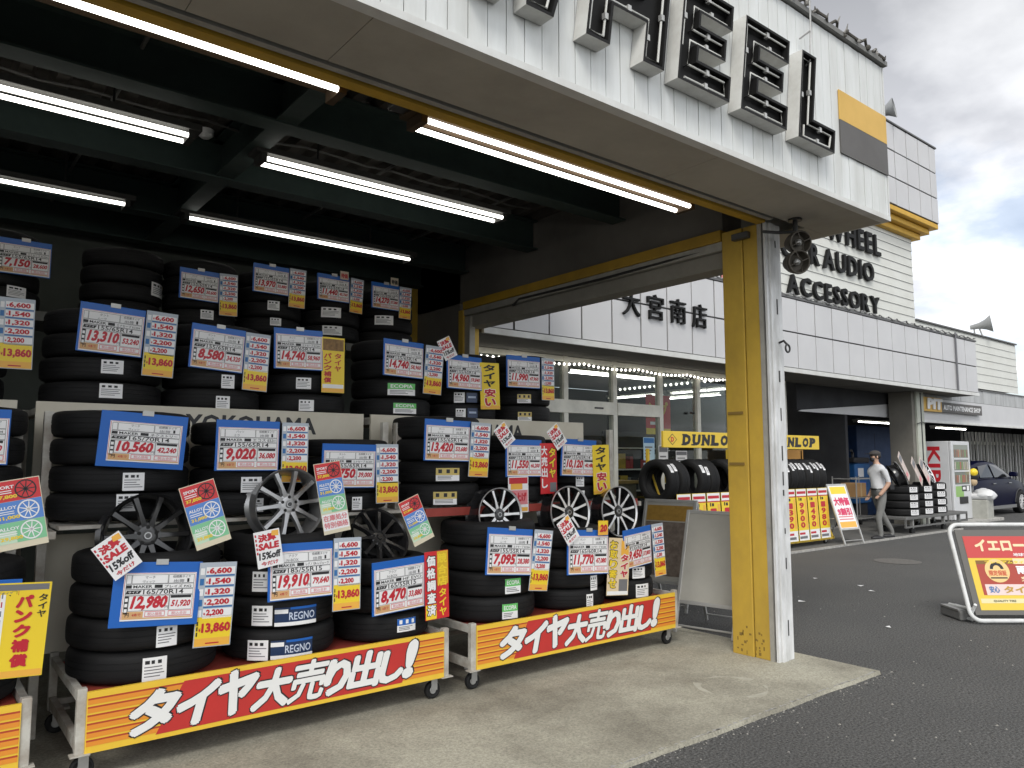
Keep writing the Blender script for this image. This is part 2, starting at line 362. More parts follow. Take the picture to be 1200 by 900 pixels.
# ================================================================== GARAGE BAY
FY, FX1, FZ0, FZ1 = 2.52, 5.59, 3.2, 4.40
gar = thing('garage_building', 'open fronted tyre bay with white plank fascia and yellow steel frame', 'building', (0, 0, 0))
g = MB(); g.box((-6, FY + .02, FZ0 + .03), (FX1 - .004, FY + .22, FZ1), mat('fascia_back', (.07, .07, .07), .8)); g.obj('fascia_core', gar)
g = MB(); x = -6.0
while x < FX1 - .01:
    x1 = min(x + .105, FX1 - .002); d = rr.uniform(-.0015, .0015); g.box((x + .0028, FY + d, FZ0 + .033), (x1 - .0025, FY + .019, FZ1 - .01), white_siding); x += .105
g.obj('fascia_siding', gar)
g = MB(); g.box((-6, FY - .012, FZ0 - .005), (FX1 + .002, FY + .05, FZ0 + .03), white_trim); g.box((FX1 + .003, FY + .0, FZ0 + .002), (FX1 + .022, 4.0, FZ1), white_trim); g.obj('fascia_trim', gar)
g = MB(); g.box((-6, FY - .03, FZ1), (FX1 + .03, FY + .3, FZ1 + .035), mat('cap_flashing', (.2, .2, .19), .6, dirt=.6, dscale=6)); g.obj('cap_flashing', gar)
g = MB()
xs = [-6, .2, .75, 1.35, 3.6, FX1]
for a, b in zip(xs, xs[1:]): g.box((a + .0015, FY + .052, FZ0), (b - .0015, 3.0, FZ0 + .02), soffit_m)
g.box((-6, FY + .052, FZ0 + .021), (FX1, 3.0, FZ0 + .03), black_gap); g.box((5.26, 3.004, FZ0), (FX1, 4.0, FZ0 + .02), soffit_m)
g.obj('soffit', gar)
g = MB(); g.box((-6, 3.003, FZ0 + .05), (4.87, 3.03, FZ0 + .1), black_gap); g.box((-6, 3.032, FZ0), (4.87, 3.07, FZ0 + .06), beige_guide); g.box((-6, 3.073, FZ0 + .05), (4.87, 3.088, FZ0 + .09), black_gap); g.obj('shutter_slot', gar)
g = MB(); g.box((-6, 3.09, FZ0 - .01), (4.866, 3.16, FZ0 + .4), yellow_beam); g.box((-6, 3.16, FZ0 + .02), (4.866, 3.2, FZ0 + .4), yellow_beam); g.obj('front_beam', gar)
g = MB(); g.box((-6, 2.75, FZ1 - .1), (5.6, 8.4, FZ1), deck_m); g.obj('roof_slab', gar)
# corrugated deck
g = MB(); vs = []; fs = []; n = 0; x = -6.0; zd = 3.86
prof = [(0, 0), (.07, 0), (.1, .06), (.17, .06)]
pts = []
while x < 5.2:
    pts += [(x + a, zd + b) for a, b in prof]; x += .2
for i, (a, b) in enumerate(pts): vs += [(a, 3.2, b), (a, 8.3, b)]
for i in range(len(pts) - 1): fs.append((2 * i, 2 * i + 1, 2 * i + 3, 2 * i + 2))
g.add(vs, fs, deck_m); g.obj('corrugated_deck', gar)
def ibeam(a, b, w, h, m, par):
    g = MB(); a = Vector(a); b = Vector(b); d = (b - a); L = d.length; T = Matrix.Translation(a) @ Matrix.Rotation(math.atan2(d.y, d.x), 4, 'Z')
    t = .014
    g.box((0, -w / 2, 0), (L, w / 2, t), m, T); g.box((0, -w / 2, h - t), (L, w / 2, h), m, T); g.box((0, -.006, t), (L, .006, h - t), m, T); return g.obj('ceiling_beam', par)
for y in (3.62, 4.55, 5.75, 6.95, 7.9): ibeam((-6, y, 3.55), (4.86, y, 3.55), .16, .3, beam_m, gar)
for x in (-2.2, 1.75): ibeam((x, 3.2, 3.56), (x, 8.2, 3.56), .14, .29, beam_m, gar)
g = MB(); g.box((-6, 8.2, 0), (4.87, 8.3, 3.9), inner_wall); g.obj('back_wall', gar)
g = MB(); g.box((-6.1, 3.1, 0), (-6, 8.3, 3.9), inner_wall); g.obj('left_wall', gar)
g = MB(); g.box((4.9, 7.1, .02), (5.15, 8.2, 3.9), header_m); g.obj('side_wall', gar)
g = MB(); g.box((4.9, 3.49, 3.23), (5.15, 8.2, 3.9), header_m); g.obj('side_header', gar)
g = MB(); g.box((4.87, 3.49, 3.14), (4.95, 7.0, 3.228), yellow_beam); g.obj('side_yellow_beam', gar)
g = MB(); g.box((4.885, 3.49, 3.07), (4.98, 7.0, 3.137), beige_guide); g.box((4.93, 3.49, 2.94), (5.12, 7.0, 3.066), mat('shutter_box', (.26, .25, .22), .6, dirt=.4, dscale=4)); g.obj('side_shutter_box', gar)
g = MB(); g.tube([(4.9, 3.6, 3.1), (4.885, 4.8, 3.085), (4.89, 6.0, 3.1), (4.885, 6.1, 3.05)], .014, dark_steel); g.obj('conduit', gar)
# yellow corner column, guide and chipped white cladding
g = MB(); g.bevbox((4.87, 3.30, .02), (5.15, 3.48, 3.2), yellow_steel, .006); g.bevbox((4.876, 3.17, .02), (5.15, 3.293, 3.2), yellow_steel, .006)
g.box((4.89, 3.290, .02), (5.1, 3.302, 3.2), black_gap)
for z in (1.78, 1.4): g.box((4.862, 3.33, z), (4.872, 3.46, z + .02), mat('rust_mark', (.22, .14, .03), .8))
for i in range(26):
    y = rr.uniform(3.19, 3.46); z = .03 + abs(rr.gauss(0, .12)); h_ = rr.uniform(.008, .03)
    if 3.285 < y < 3.31: continue
    g.box((4.8688 if y > 3.3 else 4.8745, y, z), (4.8712 if y > 3.3 else 4.8772, y + rr.uniform(.005, .02), z + h_), MATS['rust_mark'])
pil = g.obj('yellow_pillar', gar)
g = MB(); g.box((4.872, 3.135, .02), (4.95, 3.168, 3.2), beige_guide); g.box((4.9, 3.118, .02), (4.97, 3.135, 3.2), black_gap); g.box((4.872, 3.1, .02), (4.90, 3.118, 3.2), chipped_white); g.obj('shutter_guide', gar)
g = MB(); g.bevbox((4.905, 3.085, .02), (4.975, 3.117, 3.198), chipped_white, .004); g.bevbox((4.978, 3.09, .02), (5.055, 3.165, 3.198), chipped_white, .008)
rj = random.Random(8); z = .1
while z < 3.1:                       # flaking along the corner seam
    h_ = rj.uniform(.03, .14)
    if rj.random() < .6: g.box((4.974 - rj.uniform(.0, .008), 3.081, z), (4.98, 3.0895, z + h_), mat('bare_metal', (.05, .05, .05), .8))
    z += h_ + rj.uniform(.02, .2)
g.obj('pillar_cladding', gar)
g = MB(); g.bevbox((4.87, 7.0, .02), (5.1, 7.09, 3.14), yellow_steel, .005); g.obj('rear_post', gar)
g = MB(); g.bevbox((4.80, 8.02, .02), (4.895, 8.19, 3.6), yellow_steel, .005); g.obj('corner_post', gar)
g = MB(); g.box((4.895, 6.9, .02), (4.97, 6.998, 3.06), beige_guide); g.obj('rear_guide', gar)
g = MB(); g.prism([(4.903, 3.545), (FX1 + .001 - .0, 3.545), (FX1 + .001, 3.785), (4.903, 3.785)], FY - .012, FY - .004, panel_grey); g.obj('grey_panel', gar)
g = MB(); g.prism([(4.903, 3.787), (FX1 + .001, 3.787), (FX1 + .001, 4.0), (4.903, 4.0)], FY - .012, FY - .004, panel_yellow); g.obj('yellow_panel', gar)
g = MB(); g.bevbox((4.82, 3.22, 3.10), (4.868, 3.36, 3.15), mat('sensor_case', (.06, .06, .06), .4), .006); tag(g.obj('sensor_box'), 'small dark sensor box fixed near the top of the yellow pillar', 'sensor')
g = MB(); g.tube([(4.99, 3.085, 2.30), (4.99, 3.05, 2.31), (4.99, 3.025, 2.28)], .009, dark_steel); g.tube([(4.99 + .028 * cos(t), 3.02, 2.25 + .028 * sin(t)) for t in [i * pi / 8 for i in range(16)]], .007, dark_steel, closed=True)
tag(g.obj('eye_bolt'), 'small dark eye bolt screwed into the white pillar cladding', 'bolt')

# twin lamp under the soffit
t = thing('twin_spotlight', 'dark twin spotlight hanging from the soffit by the white pillar', 'spotlight', (5.0, 2.93, 3.2))
g = MB(); g.lathe([(.001, 0), (.05, 0), (.05, -.015), (.001, -.016)], dark_steel, 16); g.tube([(0, 0, -.01), (0, 0, -.12)], .018, dark_steel); g.tube([(-.02, 0, -.1), (-.16, .05, -.12), (-.26, .1, -.12)], .012, dark_steel); g.obj('bracket', t)
brz = mat('lamp_bronze', (.085, .075, .06), .45, metal=.4, dirt=.4, dscale=12)
for (dx, dz) in ((.0, -.19), (-.03, -.34)):
    TT = Matrix.Translation((dx - .03, -.02, dz)) @ Matrix.Rotation(RAD(-28), 4, 'Z') @ Matrix.Rotation(RAD(100), 4, 'X')
    g = MB(); g.lathe([(.02, -.09), (.05, -.08), (.075, -.02), (.085, .03), (.088, .05), (.078, .05), (.06, .01), (.001, .0)], brz, 24, TT)
    g.tube([(.08 * cos(a), .08 * sin(a), .06) for a in [i * pi / 10 for i in range(20)]], .007, brz, closed=True, T=TT)
    for k in range(4): g.tube([(.08 * cos(k * pi / 2 + .4), .08 * sin(k * pi / 2 + .4), .06), (.015 * cos(k * pi / 2 + .4), .015 * sin(k * pi / 2 + .4), .075)], .004, brz, T=TT)
    g.sphere((0, 0, .03), .026, alu, 10, TT); g.obj('lamp_head', t, sharp=40)

# rope of lights, gutter clutter on the fascia top
g = MB(); rv = random.Random(5); pts = []
for i in range(160):
    x = -1 + 6.6 * i / 159; pts.append((x, FY - .02 + .02 * sin(i * 1.9), FZ1 + .05 + .025 * sin(i * 1.3) + rv.uniform(-.008, .012)))
g.tube(pts, .011, mat('cable_dark', (.07, .065, .055), .8), 6)
for i in range(0, 160, 2):
    p = pts[i]; a = rv.uniform(0, 6.28); l = rv.uniform(.02, .06); g.tube([p, (p[0] + l * cos(a), p[1] - .02, p[2] + l * abs(sin(a)) * .8)], [.009, .003], mat('cable_grey', (.28, .27, .25), .8), 5)
    if i % 4 == 0: g.sphere((p[0], p[1] - .012, p[2] - .02), rv.uniform(.012, .026), MATS['cable_grey'] if i % 8 else MATS['cable_dark'], 6)
tag(g.obj('light_rope'), 'tangled weathered light rope running along the top edge of the fascia', 'light rope')
g = MB(); g.tube([(4.43, FY - .02, 3.98), (4.43, FY - .07, 4.02), (4.44, FY - .08, 4.25), (4.44, FY - .08, 4.43), (4.40, FY - .07, 4.49), (4.30, FY - .04, 4.51), (4.2, FY, 4.49), (4.12, FY + .04, 4.43)], .006, steel, 8)
g.tube([(4.40, FY - .02, 4.18), (4.43, FY - .08, 4.22)], .006, steel); g.obj('cable_mast'); tag(bpy.data.objects['cable_mast'], 'thin bent metal cable mast above the last letter on the roof edge', 'mast')

# ------------------------------------------------------------------ channel letters
def channel_letter(ch, poly, paths, label):
    sh = .08 / .55; kk = 2.427 / 2.25; S = lambda P: [((x + sh * (z - 3.3)) * kk, 1.45 + (z - 1.45) * kk) for x, z in P]
    y0, y1 = 2.427, FY - .004; x0 = min(p[0] for p in poly) * kk
    P = S(poly); Q = offset_poly(P, .016); n = len(P)
    t = thing('channel_letter', label, 'sign letter', (x0, y1, 3.3), group='channel letters on the fascia'); O = Vector((-x0, -y1, -3.3)); T = Matrix.Translation(O)
    g = MB(); vs = [(x, y0, z) for x, z in P] + [(x, y1, z) for x, z in P] + [(x, y0, z) for x, z in Q]
    g.add(vs, [(i, i + n, (i + 1) % n + n, (i + 1) % n) for i in range(n)], letter_tray, T); g.add(vs, [(i, (i + 1) % n, (i + 1) % n + 2 * n, i + 2 * n) for i in range(n)], letter_black, T); g.obj('letter_case', t)
    g = MB(); vs = [(x, y0, z) for x, z in Q] + [(x, y0 + .05, z) for x, z in Q]
    g.add(vs, [(i, (i + 1) % n, (i + 1) % n + n, i + n) for i in range(n)], letter_black, T); g.add([(x, y0 + .05, z) for x, z in Q], [tuple(range(n))], letter_black, T); g.obj('letter_face', t)
    for pa in paths:
        g = MB(); pp = S(pa); g.tube([(x, y0 + .02, z) for x, z in pp], .0065, neon_off, 8, T=T)
        for k, (x, z) in enumerate(pp):
            if k % 2 == 0: g.tube([(x, y0 + .02, z), (x, y0 + .046, z)], .005, dark_steel, 6, T=T)
        for (xa, za), (xb, zb) in zip(pp, pp[1:]):
            xm, zm = (xa + xb) / 2, (za + zb) / 2
            if math.hypot(xb - xa, zb - za) > .2: g.box((xm - .012, y0 + .008, zm - .016), (xm + .012, y0 + .03, zm + .016), alu, T); g.tube([(xm, y0 + .03, zm), (xm, y0 + .046, zm)], .005, dark_steel, 6, T=T)
        g.obj('neon_tube', t, sharp=40)
Z0, Z1 = 3.30, 3.855
def E_poly(x, w):
    s = .145; m0, m1 = 3.515, 3.64
    return [(x, Z0), (x + w, Z0), (x + w, Z0 + s), (x + s, Z0 + s), (x + s, m0), (x + w * .87, m0), (x + w * .87, m1), (x + s, m1), (x + s, Z1 - s), (x + w * .97, Z1 - s), (x + w * .97, Z1), (x, Z1)]
def E_tubes(x, w):
    a = .035
    return [[(x + w * .93, Z1 - a), (x + a, Z1 - a), (x + a, Z0 + .2)], [(x + w * .9, Z1 - .115), (x + .105, Z1 - .115), (x + .105, 3.61), (x + w * .82, 3.61)], [(x + w * .82, 3.545), (x + .09, 3.545), (x + .09, Z0 + .11), (x + w * .92, Z0 + .11), (x + w * .94, Z0 + .035), (x + a * 2, Z0 + .035)]]
channel_letter('E', E_poly(2.83, .42), E_tubes(2.83, .42), 'channel letter E with bare neon tubes, the first of the two letters E')
channel_letter('E', E_poly(3.35, .44), E_tubes(3.35, .44), 'channel letter E with bare neon tubes, directly left of the letter L')
Lp = [(3.91, Z0), (4.315, Z0), (4.315, Z0 + .15), (4.065, Z0 + .15), (4.065, Z1), (3.91, Z1)]
channel_letter('L', Lp, [[(4.29, Z0 + .115), (4.03, Z0 + .115), (4.03, Z1 - .035), (3.945, Z1 - .035), (3.945, Z0 + .04)], [(3.99, Z0 + .1), (3.99, Z0 + .03), (4.28, Z0 + .035), (4.29, Z0 + .11)]], 'channel letter L with bare neon tubes, last letter before the yellow and grey panel')
Hp = [(2.21, Z0), (2.36, Z0), (2.36, 3.50), (2.58, 3.50), (2.58, Z0), (2.73, Z0), (2.73, Z1), (2.58, Z1), (2.58, 3.66), (2.36, 3.66), (2.36, Z1), (2.21, Z1)]
channel_letter('H', Hp, [[(2.24, Z1 - .04), (2.24, Z0 + .04), (2.33, Z0 + .04), (2.33, 3.535), (2.61, 3.535), (2.61, Z0 + .04), (2.7, Z0 + .04), (2.7, Z1 - .04)]], 'channel letter H with two legs, cut by the top of the photo')
Wp = [(1.62, Z0), (1.77, Z0), (1.82, 3.6), (1.87, Z0), (2.02, Z0), (2.12, Z1), (1.98, Z1), (1.94, 3.55), (1.89, Z1), (1.75, Z1), (1.70, 3.55), (1.66, Z1), (1.52, Z1)]
channel_letter('W', Wp, [[(1.58, Z1 - .04), (1.66, Z0 + .04), (1.74, Z0 + .04), (1.8, Z1 - .05), (1.84, Z1 - .05), (1.9, Z0 + .04), (1.99, Z0 + .04), (2.06, Z1 - .04)]], 'channel letter with only its bottom edge showing at the top of the photo')

# ------------------------------------------------------------------ ceiling lights
def fluoro(x0, x1, y, z, label, two=(True, True), housing=None, hang=3.85, tm=tube_on):
    L = x1 - x0; housing = housing or mat('light_housing', (.035, .035, .032), .7, dirt=.4, dscale=6)
    t = thing('fluorescent_light', label, 'ceiling light', (x0, y, z), group='fluorescent lights under the bay ceiling')
    g = MB(); g.bevbox((-.06, -.085, .035), (L + .06, .085, .08), housing, .004)
    for q in (.0, L): g.box((q - .02, -.075, -.02), (q + .02, .075, .035), housing)
    for q in (L * .2, L * .8): g.tube([(q, 0, .07), (q, 0, hang - z)], .008, dark_steel, 6)
    g.obj('housing', t)
    for dy, on in zip((-.06, .06), two):
        if on:
            g = MB(); g.tube([(.02, dy, 0), (L - .02, dy, 0)], .0145, tm, 10); g.obj('tube', t, sharp=50)
amber = mat('light_housing_rust', (.05, .028, .01), .7, dirt=.5, dscale=8)
fluoro(1.99, 4.18, 3.29, 3.20, 'twin tube light just inside the yellow front beam, nearest the pillar', housing=amber, hang=3.86)
t = bpy.data.objects['fluorescent_light']
g = MB(); g.bevbox((-.15, -.05, .05), (-.02, .06, .16), dark_steel, .01); g.box((-.02, -.03, .06), (.04, .03, .1), steel); g.obj('junction_box', t)
fluoro(-.75, 1.52, 3.27, 3.20, 'tube light behind the front beam at the upper left corner', (True, False), amber, 3.86)
fluoro(-.9, 1.30, 4.97, 3.5, 'twin tube light in the second row, running off the left edge')
fluoro(1.79, 3.88, 5.03, 3.5, 'tube light in the second row, right of the first roof beam', (True, True))
fluoro(-.9, 1.28, 6.67, 3.5, 'short looking tube light in the third row at the left edge', (True, False))
fluoro(1.75, 3.97, 6.71, 3.5, 'tube light in the third row above the top shelf of tyres', (True, False))
g = MB()
for y, z, ph in ((4.2, 3.83, 0), (5.35, 3.82, 1), (6.2, 3.83, 2)): g.tube([(-3 + i * .25, y + .015 * sin(i * 1.3 + ph), z - .012 * (i % 3)) for i in range(31)], .009, mat('cable_pale', (.09, .09, .085), .7), 6)
for x in (.9, 2.9, 4.1): g.tube([(x, 3.4, 3.80), (x + .02, 5, 3.79), (x, 7.9, 3.80)], .013, mat('cable_pale', (.09, .09, .085), .7), 6)
g.obj('ceiling_conduit', gar)
g = MB(); g.lathe([(.001, 0), (.06, 0), (.055, -.04), (.03, -.06), (.001, -.065)], paper, 20); tag(g.obj('smoke_detector', loc=(1.58, 5.6, 3.858)), 'small pale round detector on the dark ceiling between the tube lights', 'detector')

# ================================================================== RACKS AND CARTS
def cart_caster(par, x, y):
    g = MB(); g.box((x - .045, y - .04, .118), (x + .045, y + .04, .13), steel); g.box((x - .03, y - .022, .05), (x + .012, y - .018, .118), steel); g.box((x - .03, y + .018, .05), (x + .012, y + .022, .118), steel); c = g.obj('caster', par)
    g = MB(); T = Matrix.Translation((x - .012, y, .05)) @ Matrix.Rotation(pi / 2, 4, 'X')
    g.lathe([(.001, -.014), (.02, -.015), (.022, -.012), (.036, -.012), (.04, -.015), (.049, -.012), (.05, 0), (.049, .012), (.04, .015), (.036, .012), (.022, .012), (.02, .015), (.001, .014)], rubber, 20, T, mfun=lambda i: steel if i < 3 or i > 9 else rubber); g.obj('wheel', c, sharp=40)
def cart(x0, label):
    Wd = 1.92; t = thing('tyre_cart', label, 'display cart', (x0, 3.93, .022), group='wheeled tyre carts with sale banners')
    g = MB()
    for x in (-.03, Wd - .01):
        g.bevbox((x, -.012, .11), (x + .04, .025, .405), rack_white, .004); g.bevbox((x, .80, .11), (x + .04, .84, .405), rack_white, .004)
        g.box((x + .004, .026, .345), (x + .036, .80, .385), rack_white); g.box((x + .004, .026, .13), (x + .036, .80, .18), rack_white)
        g.box((x - .02, -.03, .118), (x + .06, .02, .124), rack_white)
    g.box((.01, .0, .33), (Wd - .01, .02, .36), rack_white); g.box((.011, .81, .33), (Wd - .011, .835, .36), rack_white); g.box((.011, .81, .13), (Wd - .011, .835, .16), rack_white)
    g.obj('frame', t)
    g = MB(); g.box((.012, .024, .338), (Wd - .012, .80, .352), red_shelf); g.obj('deck', t)
    g = MB(); b0, b1 = .122, .388; g.box((.008, -.02, b0), (Wd - .01, -.002, b1), ban_yellow); ba = g.obj('banner', t)
    g = MB(); y = -.0212
    for k in range(6):
        z = b0 + .03 + k * .036; g.rect(.012, z + .0, .52, z + .02, y, ban_orange); g.rect(.012, z + .02, .52, z + .028, y, ban_stripe)
        g.rect(1.62, z, Wd - .014, z + .02, y, ban_orange); g.rect(1.62, z + .02, Wd - .014, z + .028, y, ban_stripe)
    g.add([(.30, y - .0006, b0 + .022), (1.62, y - .0006, b0 + .022), (1.72, y - .0006, b1 - .022), (.42, y - .0006, b1 - .022)], [(0, 1, 2, 3)], ban_red); g.obj('stripes', ba)
    widths = [('タ', .24, .20, 0), ('イ', .21, .20, 0), ('ヤ', .22, .22, .005), ('大', .22, .2, 0), ('売', .22, .21, .0), ('り', .17, .19, .0), ('出', .22, .2, .005), ('し', .18, .18, .005), ('!', .085, .215, .01)]
    x = .155; g1 = MB(); g2 = MB()
    for c, w, h, dz in widths:
        bd = {'売': .026, '出': .045, '大': .05, 'り': .06}.get(c, .058)
        z = b0 + .031 + dz; g1.text(c, x - .007, z - .007, w * .9 + .014, h + .014, y - .0014, ink_black, bd + .03, .26); g2.text(c, x, z, w * .9, h, y - .0022, lettering_white, bd, .26); x += w * .865
    g1.obj('lettering_outline', ba); g2.obj('lettering', ba)
    for px_ in (.02, Wd - .05):
        for py_ in (.03, .78): cart_caster(t, px_, py_)
    return t
cart(.69, 'wheeled tyre cart with red sale banner, under the 12,980 yen stack')
cart(2.835, 'wheeled tyre cart with red sale banner, the one nearest the yellow pillar')
cart(-1.46, 'wheeled tyre cart with striped banner end, cut by the left edge')

def tyre_rack(x0, x1, label, word, wx0, wx1, low=None):
    t = thing('tyre_rack', label, 'shelf rack', (x0, 4.6, .022), group='white steel tyre racks'); T = Matrix.Translation((-x0, -4.6, -.022))
    for x in (x0, x1 - .045):
        for y, zt in ((4.66, 1.70), (5.74, 1.76)):
            g = MB(); g.bevbox((x, y, .022), (x + .045, y + .045, zt), rack_white, .004, T); g.obj('upright', t)
    for z, ya, yb in ((1.095, 4.34, 5.02), (1.742, 5.06, 5.78)):
        g = MB(); red = z < 1.5 and x0 > 2; g.box((x0 + .05, ya, z - (.035 if red else -.002)), (x1 - .05, ya + .02, z + .02), red_shelf if red else rack_white, T); g.box((x0 + .05, ya + .021, z), (x1 - .05, yb, z + .018), rack_white, T); g.box((x0 + .05, yb - .03, z - .04), (x1 - .05, yb, z - .002), rack_white, T)
        for x in (x0 + .004, x1 - .04): g.box((x, ya, z - .04), (x + .035, yb, z - .003), rack_white, T)
        g.obj('shelf', t)
    g = MB(); g.box((x0 + .0, 5.036, 1.12), (x1 - .0, 5.056, 1.775), rack_board, T); b = g.obj('back_board', t)
    g = MB(); y = 5.0345
    g.text(word, wx0, 1.615, wx1 - wx0, .118, y, ink_black, .03, T=T); g.obj('lettering', b)
    g = MB(); g.box((x0 + .052, 4.76, .42), (x1 - .052, 4.775, 1.04), rack_board, T); b = g.obj('lower_board', t)
    if low:
        g = MB(); g.text(low, 1.43, .84, .12, .085, 4.7585, ink_black, .02, T=T); g.obj('lettering', b)
    g = MB()
    for x in (x0, x1 - .045): g.box((x + .008, 4.71, .2), (x + .036, 5.74, .235), rack_white, T); g.box((x + .008, 5.057, 1.3), (x + .036, 5.74, 1.33), rack_white, T)
    g.obj('side_rail', t)
    return t
tyre_rack(.56, 2.62, 'white steel tyre rack behind the stacks at the left', 'YOKOHAMA', 1.37, 2.25, 'Re')
tyre_rack(2.68, 4.86, 'white steel tyre rack with red shelf edge behind the right hand stacks', 'YOKOHAMA', 3.25, 4.14)
tyre_rack(-1.6, .47, 'white steel tyre rack at the left edge of the photo', 'YOKOHAMA', -1.0, -.1)
t = thing('high_shelf', 'long dark shelf high at the back of the bay under the top row of tyres', 'shelf', (0, 6.4, 2.5))
g = MB(); g.box((-.6, 0, -.05), (4.3, .03, .02), mat('high_shelf_paint', (.10, .10, .09), .6, dirt=.5, dscale=6)); g.box((-.6, .031, .0), (4.3, .9, .018), MATS['high_shelf_paint']); g.obj('shelf_board', t)
for x in (-.5, 1.0, 2.6, 4.2):
    g = MB(); g.box((x, .84, -2.478), (x + .05, .89, -.002), MATS['high_shelf_paint']); g.box((x + .004, .03, -.05), (x + .046, .84, -.004), MATS['high_shelf_paint']); g.obj('shelf_support', t)

# ================================================================== TYRES
TY = {}
def tyre_mesh(D, w, n=56):
    k = (round(D, 3), round(w, 3), n)
    if k in TY: return TY[k]
    R = D / 2; h = w / 2; b = R * .63
    half = [(b, h * .70), (b + .006, h * .84), (b + .02, h * .93), (R * .80, h * 1.0), (R * .83, h * .985), (R * .90, h * .95), (R * .955, h * .86), (R * .985, h * .72)]
    tr = [(R * .995, h * .58), (R, h * .40), (R - .0015, h * .385), (R - .0015, h * .355), (R, h * .34), (R + .001, h * .05), (R - .002, h * .04)]
    up = half + tr; prof = [(r, z) for r, z in up] + [(r, -z) for r, z in reversed(up)]
    prof += [(b, -h * .7), (b - .004, -h * .5), (b + .03, 0), (b - .004, h * .5)]
    g = MB(); L = len(prof); a, c = len(half), 2 * len(up) - len(half)
    g.lathe(prof, rubber, n, closed=True, mfun=lambda i: tread if a - 1 <= i < c else rubber)
    # moulded ridges on the sidewall
    TY[k] = g.mesh('tyre', 35); return TY[k]
def sticker(par, D, kind, az, w, h, zc):
    R = D / 2 + .0015; g = MB()
    def patch(x0, x1, z0, z1, m, d):
        n = max(2, int((x1 - x0) / .015)); vs = []
        for i in range(n + 1):
            x = x0 + (x1 - x0) * i / n
            for z in (z0, z1): vs.append((x, d, z))
        g.add(vs, [(2 * i, 2 * i + 2, 2 * i + 3, 2 * i + 1) for i in range(n)], m)
    hw, hh = w / 2, h / 2; rs = random.Random(int(w * 9999 + az))
    if kind == 'w':
        patch(-hw, hw, -hh, hh, paper, 0)
        for q in range(3):
            xx = -hw * .8 + q * w * .26; patch(xx, xx + w * rs.uniform(.1, .2), hh * .45, hh * .75, ink_black, .001)
        for q in range(4):
            zc_ = hh * .15 - q * hh * .26; patch(-hw * .85, hw * rs.uniform(.2, .85), zc_, zc_ + hh * .09, ink_grey, .001)
    elif kind in ('green', 'gold', 'blue'):
        m = {'green': mat('sticker_green', (.12, .50, .12), .4), 'gold': gold_m, 'blue': board_blue}[kind]
        patch(-hw, hw, -hh, hh, paper, 0); patch(-hw, hw, 0 if kind != 'gold' else -hh * .1, hh, m, .0008)
        b0 = len(g.v); g.text({'green': 'ECOPIA', 'gold': '2021', 'blue': 'NEXTRY'}[kind] if kind == 'green' else '|||', -hw * .8, hh * .2, w * .8, hh * .6, .0016, paper if kind != 'gold' else ink_black, .02); g.v[b0:] = [(x, .0016, z) for x, y, z in g.v[b0:]]
        for q in range(3): patch(-hw * .85, hw * rs.uniform(.1, .8), -hh * (.3 + q * .22), -hh * (.2 + q * .22), ink_grey, .0012)
    elif kind == 'navy':
        patch(-hw, hw, -hh, hh, navy_m, 0); patch(-hw * .7, hw * .7, -hh * .1, hh * .3, mat('navy_print', (.35, .42, .55), .5), .001)
    elif kind == 'regno':
        patch(-hw, hw, -hh * .9, hh, navy_m, 0); patch(-hw, -hw * .4, hh * .35, hh * .8, paper, .001); patch(-hw, hw, -hh, -hh * .6, paper, .001); patch(-hw * .3, hw, hh * .75, hh, board_blue, .001)
        b0 = len(g.v); g.text('REGNO', -hw * .35, -hh * .4, w * .62, hh * .85, .0018, mat('pale_blue_print', (.55, .62, .75), .4), .012); g.v[b0:] = [(x, .0018, z) for x, y, z in g.v[b0:]]
    a0 = RAD(az)
    g.v = [((R + d) * cos(a0 + x / R), (R + d) * sin(a0 + x / R), z + zc) for x, d, z in g.v]
    return g.obj('sticker', par)
STACKS = [
(1,'left1',.16,3.97,.62,.155,4,.375),(1,'12,980',1.02,3.97,.70,.153,4,.375),(1,'19,910',1.72,3.97,.61,.165,4,.375),(1,'8,470',2.36,3.97,.58,.16,3,.375),
(1,'7,095',3.22,3.97,.66,.163,4,.375),(1,'11,770',3.90,3.97,.62,.143,4,.375),(1,'9,450',4.47,3.97,.5,.155,3,.375),
(2,'left2',.15,4.33,.66,.145,4,1.12),(2,'10,560',.94,4.33,.70,.145,4,1.12),(2,'9,020',1.62,4.33,.62,.135,4,1.12),(2,'9,750',2.25,4.33,.6,.112,4,1.12),(2,'13,420',3.0,4.33,.63,.155,4,1.12),(2,'11,550',3.66,4.33,.58,.125,4,1.12),(2,'10,120',4.27,4.33,.58,.12,4,1.12),
(3,'left3',.1,4.76,.62,.145,4,1.745),(3,'13,310',.90,4.76,.65,.14,4,1.745),(3,'8,580',1.53,4.76,.6,.135,4,1.745),(3,'14,740a',2.14,4.76,.61,.135,4,1.745),(3,'14,740b',2.86,4.76,.6,.142,4,1.745),(3,'14,960',3.50,4.76,.57,.13,4,1.745),(3,'11,990',4.09,4.76,.55,.14,4,1.745),
(4,'left4',.42,6.45,.62,.14,4,2.55),(4,'a4',1.3,6.45,.6,.14,4,2.55),(4,'b4',1.91,6.45,.6,.14,4,2.55),(4,'c4',2.52,6.45,.58,.14,4,2.55),(4,'d4',3.12,6.45,.58,.14,4,2.55),(4,'e4',3.71,6.45,.58,.14,4,2.55)]
